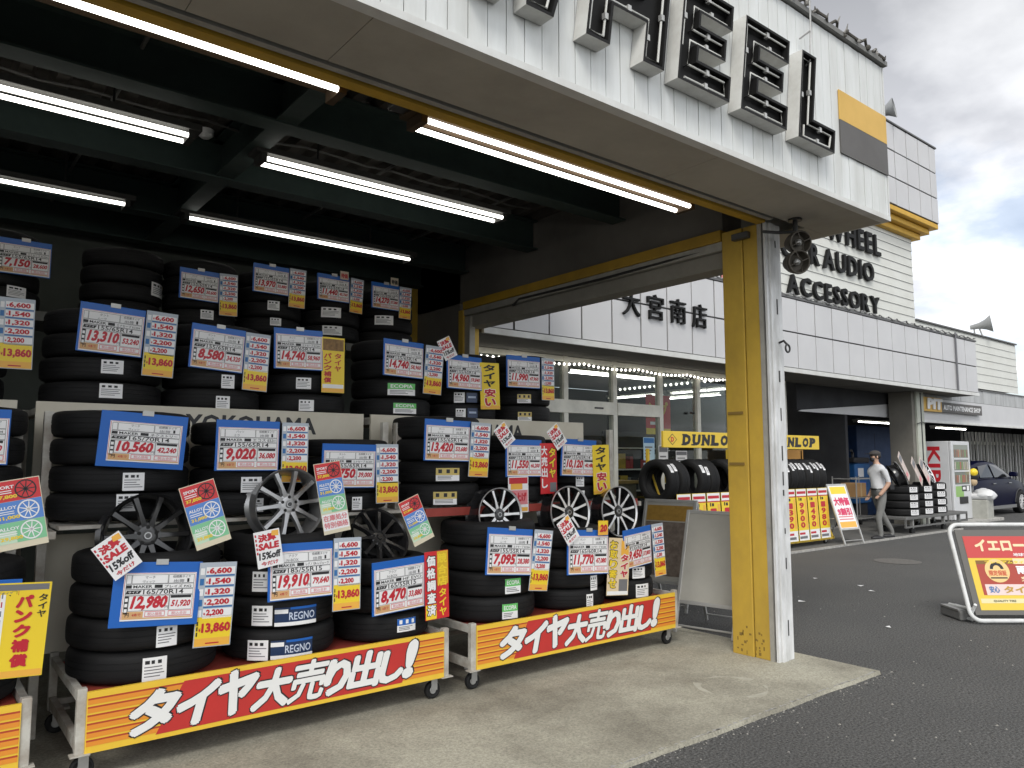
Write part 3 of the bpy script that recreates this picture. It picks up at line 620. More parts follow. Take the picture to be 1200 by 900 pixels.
STICK = [
('12,980',1,-86,0.096,0.099,'w',0.069),('12,980',0,-95,0.107,0.110,'w',0.075),('19,910',1,-130,0.111,0.104,'w',0.077),('19,910',0,-132,0.112,0.104,'w',0.066),('19,910',2,-132,0.094,0.105,'w',0.090),('19,910',1,-96,0.230,0.096,'regno',0.068),('19,910',0,-98,0.226,0.096,'regno',0.065),('8,470',0,-87,0.128,0.076,'blue',0.097),('7,095',1,-96,0.122,0.096,'green',0.074),('7,095',0,-99,0.117,0.095,'green',0.076),('11,770',1,-86,0.071,0.104,'w',0.041),('11,770',0,-94,0.061,0.104,'w',0.057),('9,450',1,-102,0.116,0.084,'w',0.055),('9,450',0,-95,0.129,0.097,'w',0.074),('10,560',1,-91,0.104,0.093,'w',0.064),('10,560',0,-94,0.103,0.088,'w',0.102),('9,020',1,-102,0.113,0.088,'w',0.045),('9,020',0,-97,0.096,0.078,'w',0.063),('9,750',0,-95,0.066,0.080,'w',0.050),('13,420',1,-107,0.170,0.088,'gold',0.065),('13,420',0,-110,0.167,0.087,'gold',0.059),('10,120',1,-113,0.069,0.081,'w',0.030),('10,120',0,-111,0.063,0.094,'w',0.031),('13,310',1,-91,0.123,0.083,'w',0.084),('13,310',0,-92,0.127,0.087,'w',0.087),('8,580',1,-89,0.086,0.090,'w',0.046),('8,580',0,-93,0.089,0.090,'w',0.047),('14,740a',1,-108,0.104,0.080,'w',0.068),('14,740a',0,-105,0.104,0.079,'w',0.056),('14,740b',1,-105,0.222,0.093,'green',0.063),('14,740b',0,-98,0.193,0.081,'green',0.067),('14,960',1,-128,0.089,0.086,'w',0.045),('14,960',1,-108,0.093,0.080,'navy',0.045),('14,960',0,-124,0.082,0.086,'w',0.048),('14,960',0,-105,0.088,0.080,'navy',0.056),('11,990',1,-118,0.124,0.077,'gold',0.056),('11,990',0,-117,0.124,0.077,'gold',0.049),('left4',0,-64,0.139,0.081,'w',0.107),('a4',1,-37,0.203,0.112,'w',0.127),('b4',0,-93,0.105,0.078,'w',0.095),('c4',1,-102,0.103,0.083,'w',0.106),('c4',0,-97,0.097,0.068,'w',0.102),('d4',1,-111,0.184,0.095,'w',0.113),('d4',0,-108,0.184,0.087,'w',0.085),('e4',1,-118,0.184,0.092,'w',0.107),
]
WHO = {'left1': 'stack on the cart at the left edge', 'left2': 'stack at the left edge behind the wheel flyer', 'left3': 'stack at the left edge below the ceiling shelf', 'left4': 'stack on the ceiling shelf at the left edge',
 'a4': 'unsigned stack on the ceiling shelf', 'b4': 'first signed stack on the ceiling shelf', 'c4': 'middle signed stack on the ceiling shelf', 'd4': 'last but one stack on the ceiling shelf', 'e4': 'last stack on the ceiling shelf',
 '14,740a': 'stack beside the yellow photo banner', '14,740b': 'green stickered stack behind the 14,740 yen sign'}
POS = {4: ['bottom', 'second lowest', 'third lowest', 'topmost'], 3: ['bottom', 'middle', 'topmost']}
rt = random.Random(21)
for row, key, X, Yf, D, w, n, zb in STACKS:
    if row == 3: X, Yf, D, w, zb = X * 1.065, 5.07, D * 1.065, w * 1.065, 1.764
    who = WHO.get(key, 'stack behind the %s yen sign' % key)
    for k in range(n):
        jx, jy = rt.uniform(-.006, .006), rt.uniform(0, .008)
        o = link_mesh('tyre', tyre_mesh(D, w - .002), None, (X + jx, Yf + D / 2 + jy, zb + (k + .5) * w + .004), (0, 0, 0))
        tag(o, '%s black tyre of the %s' % (POS[n][k], who), 'tyre', 'tyres stacked flat on the racks')
        for s in STICK:
            if s[0] == key and s[1] == k: sticker(o, D, s[5], s[2], s[3], s[4], s[6] * (1.065 if row == 3 else 1) - w / 2 - .004)

# ================================================================== ALLOY WHEELS
def alloy(kind, x, y, z, r, label, tilt=-12, spin=0, yaw=0):
    mm = {'black': black_rim, 'silver': silver_rim, 'gloss': black_rim, 'bright': bright_rim}[kind]; dark = black_rim if kind != 'silver' else silver_rim
    t = thing('alloy_wheel', label, 'wheel', (x, y, z), (RAD(90 + tilt), RAD(0), RAD(yaw)), 'alloy wheels displayed on the stacks')
    wd = .16; k = r / .20
    g = MB(); g.lathe([(.955 * r, .0), (r, .012), (r, -.002), (.975 * r, -.02), (.9 * r, -.04), (.86 * r, -.09), (.9 * r, -wd + .02), (r, -wd), (.96 * r, -wd), (.85 * r, -wd + .02), (.82 * r, -.085), (.89 * r, -.035), (.955 * r, .0)], dark, 44, mfun=lambda i: mm if i < 2 else dark); g.obj('rim', t, sharp=35)
    g = MB(); ns = 10
    for i in range(ns):
        a = 2 * pi * i / ns + spin; T = Matrix.Rotation(a, 4, 'Z'); w0, w1 = .017 * k, (.0085 if kind != 'bright' else .008) * k
        P = [(.16 * r, -w0 * .8, -.012), (.55 * r, -w1, -.004), (.93 * r, -w1 * 1.25, -.003), (.93 * r, w1 * 1.25, -.003), (.55 * r, w1, -.004), (.16 * r, w0 * .8, -.012)]
        B = [(q[0], q[1] * 1.35, q[2] - .03) for q in P]
        fs = [(0, 1, 4, 5), (1, 2, 3, 4)]; g.add(P + B, fs, mm, T); g.add(P + B, [(i_, (i_ + 6), (i_ + 1) % 6 + 6, (i_ + 1) % 6) for i_ in range(6)], dark if kind == 'bright' else mm, T)
    g.lathe([(.001, -.012), (.10 * r, -.012), (.22 * r, -.010), (.30 * r, -.016), (.31 * r, -.05)], mm if kind != 'bright' else dark, 28)
    for i in range(5):
        a = 2 * pi * i / 5 + .3; g.lathe([(.001, -.0095), (.045 * r, -.0095), (.045 * r, -.03)], black_gap, 10, Matrix.Translation((.2 * r * cos(a), .2 * r * sin(a), 0)))
    g.obj('spokes', t, sharp=30)
    g = MB(); g.lathe([(.001, -.003), (.085 * r, -.003), (.10 * r, -.008), (.10 * r, -.02)], silver_rim if kind != 'gloss' else black_rim, 24); g.lathe([(.001, -.0022), (.06 * r, -.0022)], black_rim, 20); g.obj('centre_cap', t, sharp=40)
    g = MB(); g.lathe([(.001, -.13), (.36 * r, -.13), (.36 * r, -.11), (.001, -.11)], dark_steel, 20); g.obj('hub_back', t)
    return t
alloy('black', .985, 4.19, 1.06, .215, 'matt black ten spoke alloy wheel on top of the 12,980 yen stack', tilt=-5)
alloy('silver', 1.727, 4.19, 1.19, .206, 'silver grey ten spoke alloy wheel on top of the 19,910 yen stack', tilt=-5, spin=.1)
alloy('gloss', 2.31, 4.19, .975, .192, 'gloss black alloy wheel lying back on the 8,470 yen stack', tilt=-34, yaw=6)
alloy('bright', 3.25, 4.2, 1.062, .186, 'machined white spoke alloy wheel on top of the 7,095 yen stack', tilt=-5)
alloy('bright', 3.91, 4.2, 1.05, .195, 'machined white spoke alloy wheel behind the 11,770 yen sign', tilt=-5, spin=.3)
alloy('bright', 4.43, 4.19, 1.035, .197, 'machined white spoke alloy wheel nearest the open side, last of the three', tilt=-5, spin=.15)

# ================================================================== PRICE SIGNS
def P0(name, label, cat, X, Z, Y, roll, group, pitch=0):
    return thing(name, label, cat, (X, Y, Z), (RAD(pitch), RAD(roll), 0), group)
SIZES = {'12,980': '165/70R14', '10,560': '165/70R14', '19,910': '185/55R15', '8,470': '165/55R15', '7,095': '155/55R14', '11,770': '165/60R14'}
NAMES = {'12,980': ('マーチ', 'ヴィッツ', 'プレイズ PX2'), '10,560': ('マーチ', 'ヴィッツ', 'ネクストリー'), '19,910': ('アクア', 'N-BOX', 'レグノ GR-レジェーラ'), '8,470': ('アクア', 'N-BOX', 'HF EVO'), '9,020': ('パッソ', 'ミラ', 'エコス ES31')}
def price_sign(key, price, total, row, X, Z, w, h, roll, Y, label, full=False):
    t = P0('price_sign', label, 'price sign', X, Z, Y, roll, 'blue price signs on the tyre stacks', rs_.uniform(-4, 3)); t.rotation_euler.z = RAD(rs_.uniform(-2.5, 2.5))
    bx = .045 if full else .012; tb = .05 if full else .042
    g = MB(); g.bevbox((-w / 2, -.006, -h / 2), (w / 2, .002, h / 2), board_blue, .002); g.obj('board', t)
    x0, x1, z0, z1 = -w / 2 + bx, w / 2 - (.025 if full else .006), -h / 2 + (.03 if full else .006), h / 2 - tb
    g = MB(); g.box((x0, -.009, z0), (x1, -.0063, z1), paper); sh = g.obj('sheet', t)
    sw, shh = x1 - x0, z1 - z0; fx = lambda u: x0 + u * sw; fz = lambda v: z0 + v * shh; y = -.0096
    g = MB(); lw = .0016
    R = lambda u0, v0, u1, v1, m=ink_black: g.rect(fx(u0), fz(v0), fx(u1), fz(v1), y, m)
    def box_(u0, v0, u1, v1):
        a = lw / sw; b = lw / shh; R(u0, v0, u1, v0 + b); R(u0, v1 - b, u1, v1); R(u0, v0 + b, u0 + a, v1 - b); R(u1 - a, v0 + b, u1, v1 - b)
    R(.02, .985, .98, .992, ink_red); R(.008, .03, .014, .985, ink_red); R(.986, .03, .992, .985, ink_red)
    box_(.03, .77, .10, .96); box_(.105, .77, .60, .96); box_(.605, .77, .97, .96)
    nm = NAMES.get(key, ('タント', 'ムーヴ', 'エナセーブ EC204'))
    y -= .0005
    g.text(nm[0], fx(.28), fz(.875), None, shh * .06, y, ink_grey, .005); g.text(nm[1], fx(.25), fz(.785), None, shh * .06, y, ink_grey, .005)
    g.text('低燃費タイヤ', fx(.66), fz(.885), sw * .26, shh * .06, y, ink_grey, .01); g.text('出荷', fx(.68), fz(.785), sw * .15, shh * .07, y, ink_grey, .01); R(.87, .79, .90, .87)
    y += .0005
    box_(.03, .655, .97, .765); R(.035, .675, .11, .745); R(.42, .675, .53, .745)
    y -= .0005
    g.text('MAKER', fx(.13), fz(.68), sw * .26, shh * .06, y, ink_black, .02); g.text(nm[2], fx(.56), fz(.675), sw * .38, shh * .065, y, ink_black, .008)
    y += .0005
    box_(.03, .53, .97, .65); g.add([(fx(.035), y, fz(.555)), (fx(.22), y, fz(.555)), (fx(.25), y, fz(.63)), (fx(.05), y, fz(.63))], [(0, 1, 2, 3)], ink_black)
    y -= .0005; g.text(SIZES.get(key, '155/65R14'), fx(.27), fz(.545), sw * .56, shh * .10, y, ink_black, .012)
    g.text('サイズ', fx(.07), fz(.57), sw * .14, shh * .05, y - .0003, paper, .01); y += .0005
    R(.03, .14, .085, .52); box_(.087, .20, .64, .52); box_(.645, .20, .97, .52); R(.66, .455, .95, .51)
    for q in range(3): g.rect(fx(.038), fz(.18 + q * .11), fx(.077), fz(.25 + q * .11), y - .0004, paper)
    g.obj('black_lettering', sh)
    g = MB(); g.text(price, fx(.105), fz(.205), sw * .49, shh * .31, y, ink_red, .052, .2); g.text('円', fx(.59), fz(.235), sw * .045, shh * .06, y, ink_grey, .01)
    g.text(total, fx(.665), fz(.25), sw * .27, shh * .16, y, ink_red, .04, .2); g.obj('price_lettering', sh)
    g = MB(); R(.02, .03, .98, .06, ink_tan); R(.02, .06, .30, .19, ink_tan); box_c = [(.32, .07, .60, .19), (.64, .07, .97, .19)]
    for a in box_c: R(*a, ink_pink)
    y -= .0006
    for a in box_c: g.rect(fx(a[0] + .01), fz(a[1] + .018), fx(a[2] - .01), fz(a[3] - .018), y, paper)
    g.text('円', fx(.06), fz(.08), sw * .05, shh * .09, y, ink_black, .02); g.text('4本で', fx(.15), fz(.085), sw * .12, shh * .07, y, ink_red, .01)
    y -= .0004
    g.text('税込価格', fx(.36), fz(.095), sw * .2, shh * .07, y, ink_pink, .012); g.text('税込合計', fx(.69), fz(.095), sw * .22, shh * .07, y, ink_pink, .012); g.obj('footer', sh)
    if row >= 3 or rs_.random() < .4:
        g = MB(); g.box((-.02, -.012, h / 2 - .012), (.035, -.0065, h / 2 + .014), alu); g.obj('clip', t)
    return t
rs_ = random.Random(4)
def up4(a, k=1.2):      # the ceiling shelf stands deeper in the bay
    return a
SG = [('12,980','51,920',1,0.979,0.805,0.392,0.298,4.1,3.95),('19,910','79,640',1,1.699,0.849,0.359,0.295,0.1,3.95),('8,470','33,880',1,2.303,0.710,0.357,0.304,-2.8,3.95),('7,095','28,380',1,3.131,0.841,0.382,0.301,5.7,3.95),('11,770','47,080',1,3.845,0.784,0.394,0.310,3.3,3.95),('9,450','37,800',1,4.364,0.782,0.320,0.292,-5.1,3.95),
('10,560','42,240',2,0.967,1.542,0.420,0.285,3.6,4.31),('9,020','36,080',2,1.517,1.522,0.364,0.285,0.5,4.31),('9,750','39,000',2,2.147,1.403,0.358,0.271,0.8,4.31),('13,420','53,680',2,2.876,1.571,0.373,0.280,1.4,4.31),('11,550','46,200',2,3.549,1.451,0.331,0.272,0.5,4.31),('10,120','40,480',2,4.103,1.454,0.372,0.285,2.0,4.31),('left2','48,400',2,0.18,1.552,0.40,0.263,0.8,4.31),
('13,310','53,240',3,0.870,2.176,0.337,0.278,2.7,4.74),('8,580','34,320',3,1.461,2.124,0.327,0.273,3.5,4.74),('14,740a','58,960',3,1.982,2.165,0.332,0.269,-1.0,4.74),('14,740b','58,960',3,2.776,2.167,0.338,0.266,1.7,4.74),('14,960','59,840',3,3.314,2.105,0.318,0.260,1.2,4.74),('11,990','47,960',3,3.901,2.152,0.349,0.262,-0.8,4.74),
('left4','28,600',4,0.486,2.662,0.284,0.217,0.2,5.36),('b4','50,600',4,1.513,2.641,0.267,0.215,0.9,5.36),('c4','55,880',4,2.015,2.756,0.269,0.213,1.0,5.36),('d4','45,760',4,2.508,2.762,0.269,0.206,0.1,5.36),('e4','57,080',4,2.963,2.758,0.253,0.214,0.6,5.36),('left1','51,920',1,0.26,0.823,0.33,0.225,1.9,3.95)]
PR = {'left1': '12,980', 'left2': '12,100', 'left4': '7,150', 'b4': '12,650', 'c4': '13,970', 'd4': '11,440', 'e4': '14,270', '14,740a': '14,740', '14,740b': '14,740'}
SL = {'left1': 'blue price sign behind the puncture cover banner at the left edge', 'left2': 'blue price sign cut by the left edge in the second row', 'left4': 'blue price sign on the ceiling shelf at the left edge', 'b4': 'blue price sign on the first signed stack of the ceiling shelf', 'c4': 'blue price sign on the middle signed stack of the ceiling shelf', 'd4': 'blue price sign with a small tag, last but one on the ceiling shelf', 'e4': 'blue price sign on the last stack of the ceiling shelf by the yellow post',
 '14,740a': 'blue price sign of 14,740 yen with a yellow banner at its right', '14,740b': 'blue price sign of 14,740 yen above green tyre stickers'}
def deep(row, X, Z, w, h, Y):
    if row < 3: return X, Z, w, h, Y
    k = 6.43 / 5.36 if row == 4 else 1.065; return X * k, 1.45 + (Z - 1.45) * k, w * k, h * k, Y * k
for key, tot, row, X, Z, w, h, roll, Y in SG:
    X, Z, w, h, Y = deep(row, X, Z, w, h, Y)
    price_sign(key, PR.get(key, key), tot, row, X, Z, w, h, roll, Y, SL.get(key, 'blue price sign reading %s yen on a tyre stack' % key), key in ('12,980', '10,560'))

# option price cards: one design, copied
def option_card():
    w, h = .165, .38
    t = thing('option_card', 'x', 'price card', group='option price cards beside the price signs')
    g = MB(); g.box((-w / 2, -.003, -h / 2), (w / 2, .0, h / 2), mat('card_grey', (.42, .47, .53), .45)); c = g.obj('card', t)
    g = MB(); y = -.0036; g.rect(-w / 2 + .004, -h / 2 + .004, w / 2 - .004, -h / 2 + .135, y, sheet_yellow); g.rect(-w / 2 + .004, -h / 2 + .004, w / 2 - .004, -h / 2 + .04, y - .0004, sheet_orange)
    for k in range(5):
        z = h / 2 - .055 - k * .047; g.rect(-w / 2 + .03, z, w / 2 - .006, z + .034, y, paper); g.rect(-w / 2 + .03, z - .009, w / 2 - .006, z - .002, y, ink_blue if k < 4 else paper); g.rect(-w / 2 + .006, z, -w / 2 + .024, z + .03, y, ink_blue if k % 2 else paper)
    g.obj('panels', c)
    g = MB()
    for k, s in enumerate(('6,600', '1,540', '1,320', '2,200', '2,200')):
        z = h / 2 - .051 - k * .047; g.text(s, -w / 2 + .044, z - .004, .1 if k < 4 else .078, .031, y - .0012, ink_red, .045)
        g.text('¥', -w / 2 + .033, z + .002, .008, .012, y - .0012, ink_red, .03)
    g.text('13,860', -w / 2 + .03, -h / 2 + .058, .128, .05, y - .0012, ink_red, .05); g.text('¥', -w / 2 + .018, -h / 2 + .07, .009, .016, y - .0012, ink_red, .03)
    for q in range(3): g.rect(-w / 2 + .008, -h / 2 + .05 + q * .024, -w / 2 + .014, -h / 2 + .068 + q * .024, y - .0012, ink_black)
    g.rect(-.03, -h / 2 + .014, .03, -h / 2 + .02, y - .0012, ink_red); g.obj('lettering', c)
    return t
oc = option_card(); first = True
for key, row, X, Z, w, h, roll, Y in [('12,980',1,1.250,0.727,0.178,0.412,2.3,3.94),('19,910',1,1.965,0.809,0.165,0.396,0.7,3.94),('7,095',1,3.394,0.765,0.167,0.404,6.8,3.94),('9,450',1,4.598,0.747,0.129,0.400,-3.9,3.94),('9,020',2,1.792,1.484,0.162,0.351,0.4,4.30),('9,750',2,2.411,1.354,0.165,0.373,-0.3,4.30),('13,420',2,3.141,1.510,0.177,0.379,2.4,4.30),('13,310',3,1.127,2.116,0.175,0.382,2.0,4.73),('8,580',3,1.701,2.057,0.156,0.367,3.1,4.73),('14,740b',3,3.028,2.103,0.163,0.360,2.2,4.73),('11,990',3,4.160,2.108,0.147,0.353,-0.6,4.73),('left3',3,0.415,2.108,0.162,0.377,-0.6,4.73),('b4',4,1.710,2.597,0.125,0.299,-0.8,5.35),('c4',4,2.214,2.715,0.125,0.293,1.3,5.35),('d4',4,2.701,2.724,0.114,0.275,2.4,5.35),('e4',4,3.142,2.724,0.107,0.263,1.8,5.35)]:
    X, Z, w, h, Y = deep(row, X, Z, w, h, Y); o = oc if first else copy_tree(oc); first = False
    o.location = (X, Y, Z); o.rotation_euler = (RAD(rs_.uniform(-2, 3)), RAD(roll), RAD(rs_.uniform(-4, 4))); o.scale = (w / .165, 1, h / .38)
    o['label'] = {'left3': 'option price card hanging alone at the left edge', 'b4': 'option price card beside the first signed stack of the ceiling shelf', 'c4': 'option price card beside the middle signed stack of the ceiling shelf', 'd4': 'option price card beside the last but one stack on the ceiling shelf', 'e4': 'option price card on the ceiling shelf nearest the yellow post', '14,740b': 'option price card right of the 14,740 yen sign, above no banner'}.get(key, 'option price card hanging at the right of the %s yen sign' % key)
    if key == '14,740b': o['label'] = 'option price card between the 14,740 and 14,960 yen signs'

# vertical banners
def vbanner(label, X, Z, w, h, roll, Y, base, cols, extra=None):
    t = P0('vertical_banner', label, 'banner', X, Z, Y, roll, 'small vertical sale banners'); g = MB(); g.box((-w / 2, -.003, -h / 2), (w / 2, 0, h / 2), base); c = g.obj('sheet', t)
    if extra:
        g = MB(); extra(g, w, h, -.0036); g.obj('print', c)
    for s, u0, uw, v0, vh, m, b, mo in cols:
        if mo:
            g = MB(); g.vtext(s, -w / 2 + u0 * w - .006, h / 2 - v0 * h + .003, uw * w + .012, vh * h + .004, -.0045, mo, b + .03, .04); g.obj('lettering_outline', c)
        g = MB(); g.vtext(s, -w / 2 + u0 * w, h / 2 - v0 * h, uw * w, vh * h, -.0052, m, b); g.obj('lettering', c)
def yfoot(g, w, h, y): g.rect(-w / 2 + .003, -h / 2 + .003, w / 2 - .003, -h / 2 + .03, y, sheet_orange)
vbanner('red and yellow price research banner beside the 8,470 yen sign', 2.561,.688,.169,.404,-2.0,3.94, sheet_red, [('競合店', .53, .4, .03, .5, sheet_yellow, .03, None), ('タイヤ', .58, .3, .55, .42, sheet_yellow, .03, None), ('価格調査済', .08, .36, .05, .9, paper, .04, ink_black)], lambda g, w, h, y: (g.rect(0.004, 0, w / 2 - .003, h / 2 - .003, y, mat('banner_amber', (.66, .42, .02), .4)), g.rect(-w / 2 + .003, -h / 2 + .003, -.006, -h * .28, y, sheet_yellow)))
vbanner('yellow special order tyre banner between the 11,770 and 9,450 yen signs', 4.146,.658,.225,.412,5.1,3.94, mat('banner_buff', (.72, .58, .38), .45), [('お取り寄せ', .06, .36, .04, .84, sheet_yellow, .03, ink_black), ('タイヤ', .58, .36, .28, .42, ink_red, .05, paper)], lambda g, w, h, y: (g.rect(.02, h * .2, w * .45, h * .46, y, sheet_orange), g.rect(.01, -h * .46, w * .45, -h * .22, y, ink_grey), g.rect(-w / 2 + .004, -h / 2 + .004, w / 2 - .004, -h / 2 + .03, y - .0004, paper)))
def punk(g, w, h, y):
    yfoot(g, w, h, y); g.rect(-w * .44, h * .42, w * .46, h * .485, y, ink_grey)
    for q in range(2): g.rect(-w * .46 + q * .026, -h * .36, -w * .46 + q * .026 + .019, h * .38, y, paper)
    for q in range(14): g.rect(-w * .44 + (q % 2) * .026, h * .34 - (q // 2) * h * .095, -w * .42 + (q % 2) * .026, h * .4 - (q // 2) * h * .095, y - .0006, ink_red if q % 3 == 0 else ink_grey)
vbanner('yellow puncture cover banner on the cart at the left edge', .42,.715,.22,.397,3.0,3.94, sheet_yellow, [('タイヤ', .80, .15, .12, .26, ink_black, .02, None), ('パンク補償', .42, .3, .12, .78, ink_red, .06, None)], punk)
vbanner('yellow puncture cover banner with a photo beside the 14,740 yen sign', 2.370,2.120,0.175,0.400,-.6,5.04, sheet_yellow, [('タイヤ', .55, .3, .28, .34, ink_red, .02, None), ('パンク補償', .08, .34, .28, .55, ink_red, .03, None)], lambda g, w, h, y: (g.rect(-w * .46, h * .26, w * .46, h * .47, y, mat('photo_brown', (.16, .09, .04), .5, dirt=.6, dscale=30, dcol=(.5, .3, .1))), g.rect(-w * .46, -h * .42, w * .46, -h * .35, y, paper), yfoot(g, w, h, y)))
CH = [('タイヤ', .16, .62, .03, .5, ink_black, .04, None), ('安い', .2, .58, .55, .40, ink_red, .05, mat('banner_white', (.8, .8, .76), .5))]
vbanner('yellow cheap tyres banner right of the 14,960 yen sign', 3.785,2.053,0.200,0.389,-2.2,5.04, sheet_yellow, CH, yfoot)
vbanner('yellow cheap tyres banner right of the 10,120 yen sign', 4.343,1.363,.185,.388,-2.0,4.30, sheet_yellow, CH, yfoot)
vbanner('red clearance tyre banner right of the 11,550 yen sign', 3.783,1.375,.163,.377,-1.1,4.30, sheet_red, [('大売出し', .06, .36, .04, .86, paper, .03, None), ('タイヤ', .52, .4, .08, .62, sheet_yellow, .04, ink_black)], lambda g, w, h, y: g.rect(.01, -h * .47, w * .46, -h * .28, y, ink_grey))
vbanner('small red and white sale card below the 11,550 yen sign', 3.490,1.189,.188,.259,-.5,4.30, paper, [], lambda g, w, h, y: (g.rect(-w * .46, h * .3, w * .46, h * .47, y, ink_red), g.rect(-w * .38, h * .14, w * .2, h * .3, y - .0004, sheet_orange), g.rect(-w * .46, -h * .28, w * .46, h * .12, y, ink_pink), g.text('値上げ', -w * .4, -h * .2, w * .8, h * .26, y - .001, ink_red, .06), g.rect(-w * .46, -h * .47, w * .46, -h * .36, y, sheet_orange)))

# wheel flyers
def flyer(label, X, Z, w, h, roll, Y, pinkfoot=False):
    t = P0('wheel_flyer', label, 'flyer', X, Z, Y, roll, 'red blue and green wheel flyers', -6); g = MB(); g.box((-w / 2, -.002, -h / 2), (w / 2, 0, h / 2), mat('flyer_cream', (.66, .60, .44), .5)); c = g.obj('sheet', t)
    zt = h / 2 - .004; hh = (h - .03) / 3 if not pinkfoot else (h - .12) / 3
    for k, (m, s, mt) in enumerate(((sheet_red, '37,800', sheet_yellow), (sheet_sky, '31,000', sheet_yellow), (sheet_green, '29,800', sheet_yellow))):
        g = MB(); z1 = zt - k * hh; z0 = z1 - hh + .001; y = -.0026; g.rect(-w / 2 + .003, z0, w / 2 - .003, z1, y, m)
        if k == 2: g.rect(-w / 2 + .003, z0, -w * .1, z1 - hh * .4, y - .0003, sheet_pale)
        g.text(s, -w * .42, z0 + hh * .12, w * .44, hh * .2, y - .001, mt, .04); g.text('ALLOY' if k else 'SPORT', -w * .42, z0 + hh * .62, w * .4, hh * .16, y - .001, paper, .03)
        for q in range(2): g.rect(-w * .42, z0 + hh * (.4 + q * .1), -w * .42 + w * .34, z0 + hh * (.44 + q * .1), y - .001, paper)
        cx, cz, r = w * .2, z0 + hh * .5, min(hh * .46, w * .24); mc = ink_black if k == 0 else paper
        n = 24; pts = [(cx + r * cos(2 * pi * i / n), cz + r * sin(2 * pi * i / n)) for i in range(n)]; pin = [(cx + r * .86 * cos(2 * pi * i / n), cz + r * .86 * sin(2 * pi * i / n)) for i in range(n)]
        g.add([(a, y - .001, b) for a, b in pts + pin], [(i, (i + 1) % n, (i + 1) % n + n, i + n) for i in range(n)], mc)
        for i in range(9):
            a = 2 * pi * i / 9; dx, dz = cos(a), sin(a); q = r * .07; g.add([(cx - dz * q, y - .001, cz + dx * q), (cx + dz * q, y - .001, cz - dx * q), (cx + dx * r * .88 + dz * q * .5, y - .001, cz + dz * r * .88 - dx * q * .5), (cx + dx * r * .88 - dz * q * .5, y - .001, cz + dz * r * .88 + dx * q * .5)], [(0, 1, 2, 3)], mc)
        g.obj('panel', c)
    if pinkfoot:
        g = MB(); g.rect(-w / 2 + .003, -h / 2 + .02, w / 2 - .003, -h / 2 + .11, -.0026, paper); g.text('在庫処分', -w * .45, -h / 2 + .07, w * .9, .034, -.0036, ink_pink, .03); g.text('特別価格', -w * .45, -h / 2 + .03, w * .9, .034, -.0036, ink_pink, .03); g.obj('panel', c)
flyer('red blue and green wheel flyer at the left edge', .40,1.211,.19,.3,-9.6,3.955)
flyer('red blue and green wheel flyer leaning between the black and silver wheels', 1.190,1.172,.174,.321,-16.5,3.955)
flyer('wheel flyer with a pink footer, right of the silver wheel', 1.898,1.231,.162,.399,-8.4,4.01, True)
flyer('small tilted wheel flyer right of the gloss black wheel', 2.460,1.074,.15,.285,-21.8,4.02)

# sale tags
def sale_tag(label, X, Z, w, h, roll, Y):
    t = P0('sale_tag', label, 'sale tag', X, Z, Y, roll, 'tilted red and white sale tags', -4); g = MB(); g.box((-w / 2, -.002, -h / 2), (w / 2, 0, h / 2), paper); c = g.obj('card', t)
    g = MB(); y = -.0028; g.text('決算', -w * .36, h * .2, w * .7, h * .22, y, ink_red, .06); g.text('SALE', -w * .4, -h * .02, w * .8, h * .19, y, ink_red, .06, .1); g.add([(w * .16, y - .0006, h * .34), (w * .44, y - .0006, h * .3), (w * .46, y - .0006, h * .46), (w * .2, y - .0006, h * .47)], [(0, 1, 2, 3)], sheet_orange)
    g.text('15%off', -w * .42, -h * .28, w * .84, h * .2, y, ink_black, .04, .1); g.text('今だけ', -w * .36, -h * .45, w * .66, h * .12, y, ink_red, .03)
    for q in range(5): g.rect(-w * .47, h * (.36 - q * .12), -w * .41, h * (.43 - q * .12), y, ink_red)
    g.obj('lettering', c)
for k, X, Z, w, h, roll, Y in [('12,980',0.793,1.001,0.147,0.198,-35.4,3.93),('19,910',1.510,0.982,0.148,0.202,-8.6,3.93),('14,960',3.348,2.330,0.138,0.184,-27.4,5.03),('11,550',3.356,1.616,0.127,0.174,-37.0,4.29),('10,120',3.862,1.614,0.132,0.184,-36.0,4.29),('11,770',3.637,0.952,0.134,0.198,-32.5,3.93)]:
    sale_tag('tilted red and white sale tag on the corner of the %s yen sign' % k, X, Z, w * .93, h * .93, roll, Y)
t = P0('discount_tag', 'small red and yellow tag reading 20 on the 11,770 yen sign', 'sale tag', 3.981, .949, 3.93, 2, None); g = MB(); g.box((-.05, -.002, -.052), (.05, 0, .052), sheet_orange); g.rect(-.046, .01, .046, .05, -.0024, sheet_yellow); c = g.obj('card', t); g = MB(); g.text('20', -.035, -.03, .07, .055, -.0032, ink_red, .06, .15); g.obj('lettering', c)
for nm_, X, Z in (('last but one', 2.589, 2.870), ('last', 3.034, 2.885)):
    X, Z, w, h, Y = deep(4, X, Z, .07, .065, 5.34); t = P0('top_tag', 'small pale tag clipped on the %s price sign of the ceiling shelf' % nm_, 'tag', X, Z, Y, 0, None); g = MB(); g.box((-w / 2, -.002, -h / 2), (w / 2, 0, h / 2), mat('tag_cream', (.6, .52, .4), .5)); c = g.obj('card', t); g = MB(); g.text('特価', -w * .4, -h * .35, w * .8, h * .6, -.003, ink_red if 'one' in nm_ else ink_black, .04); g.obj('lettering', c)

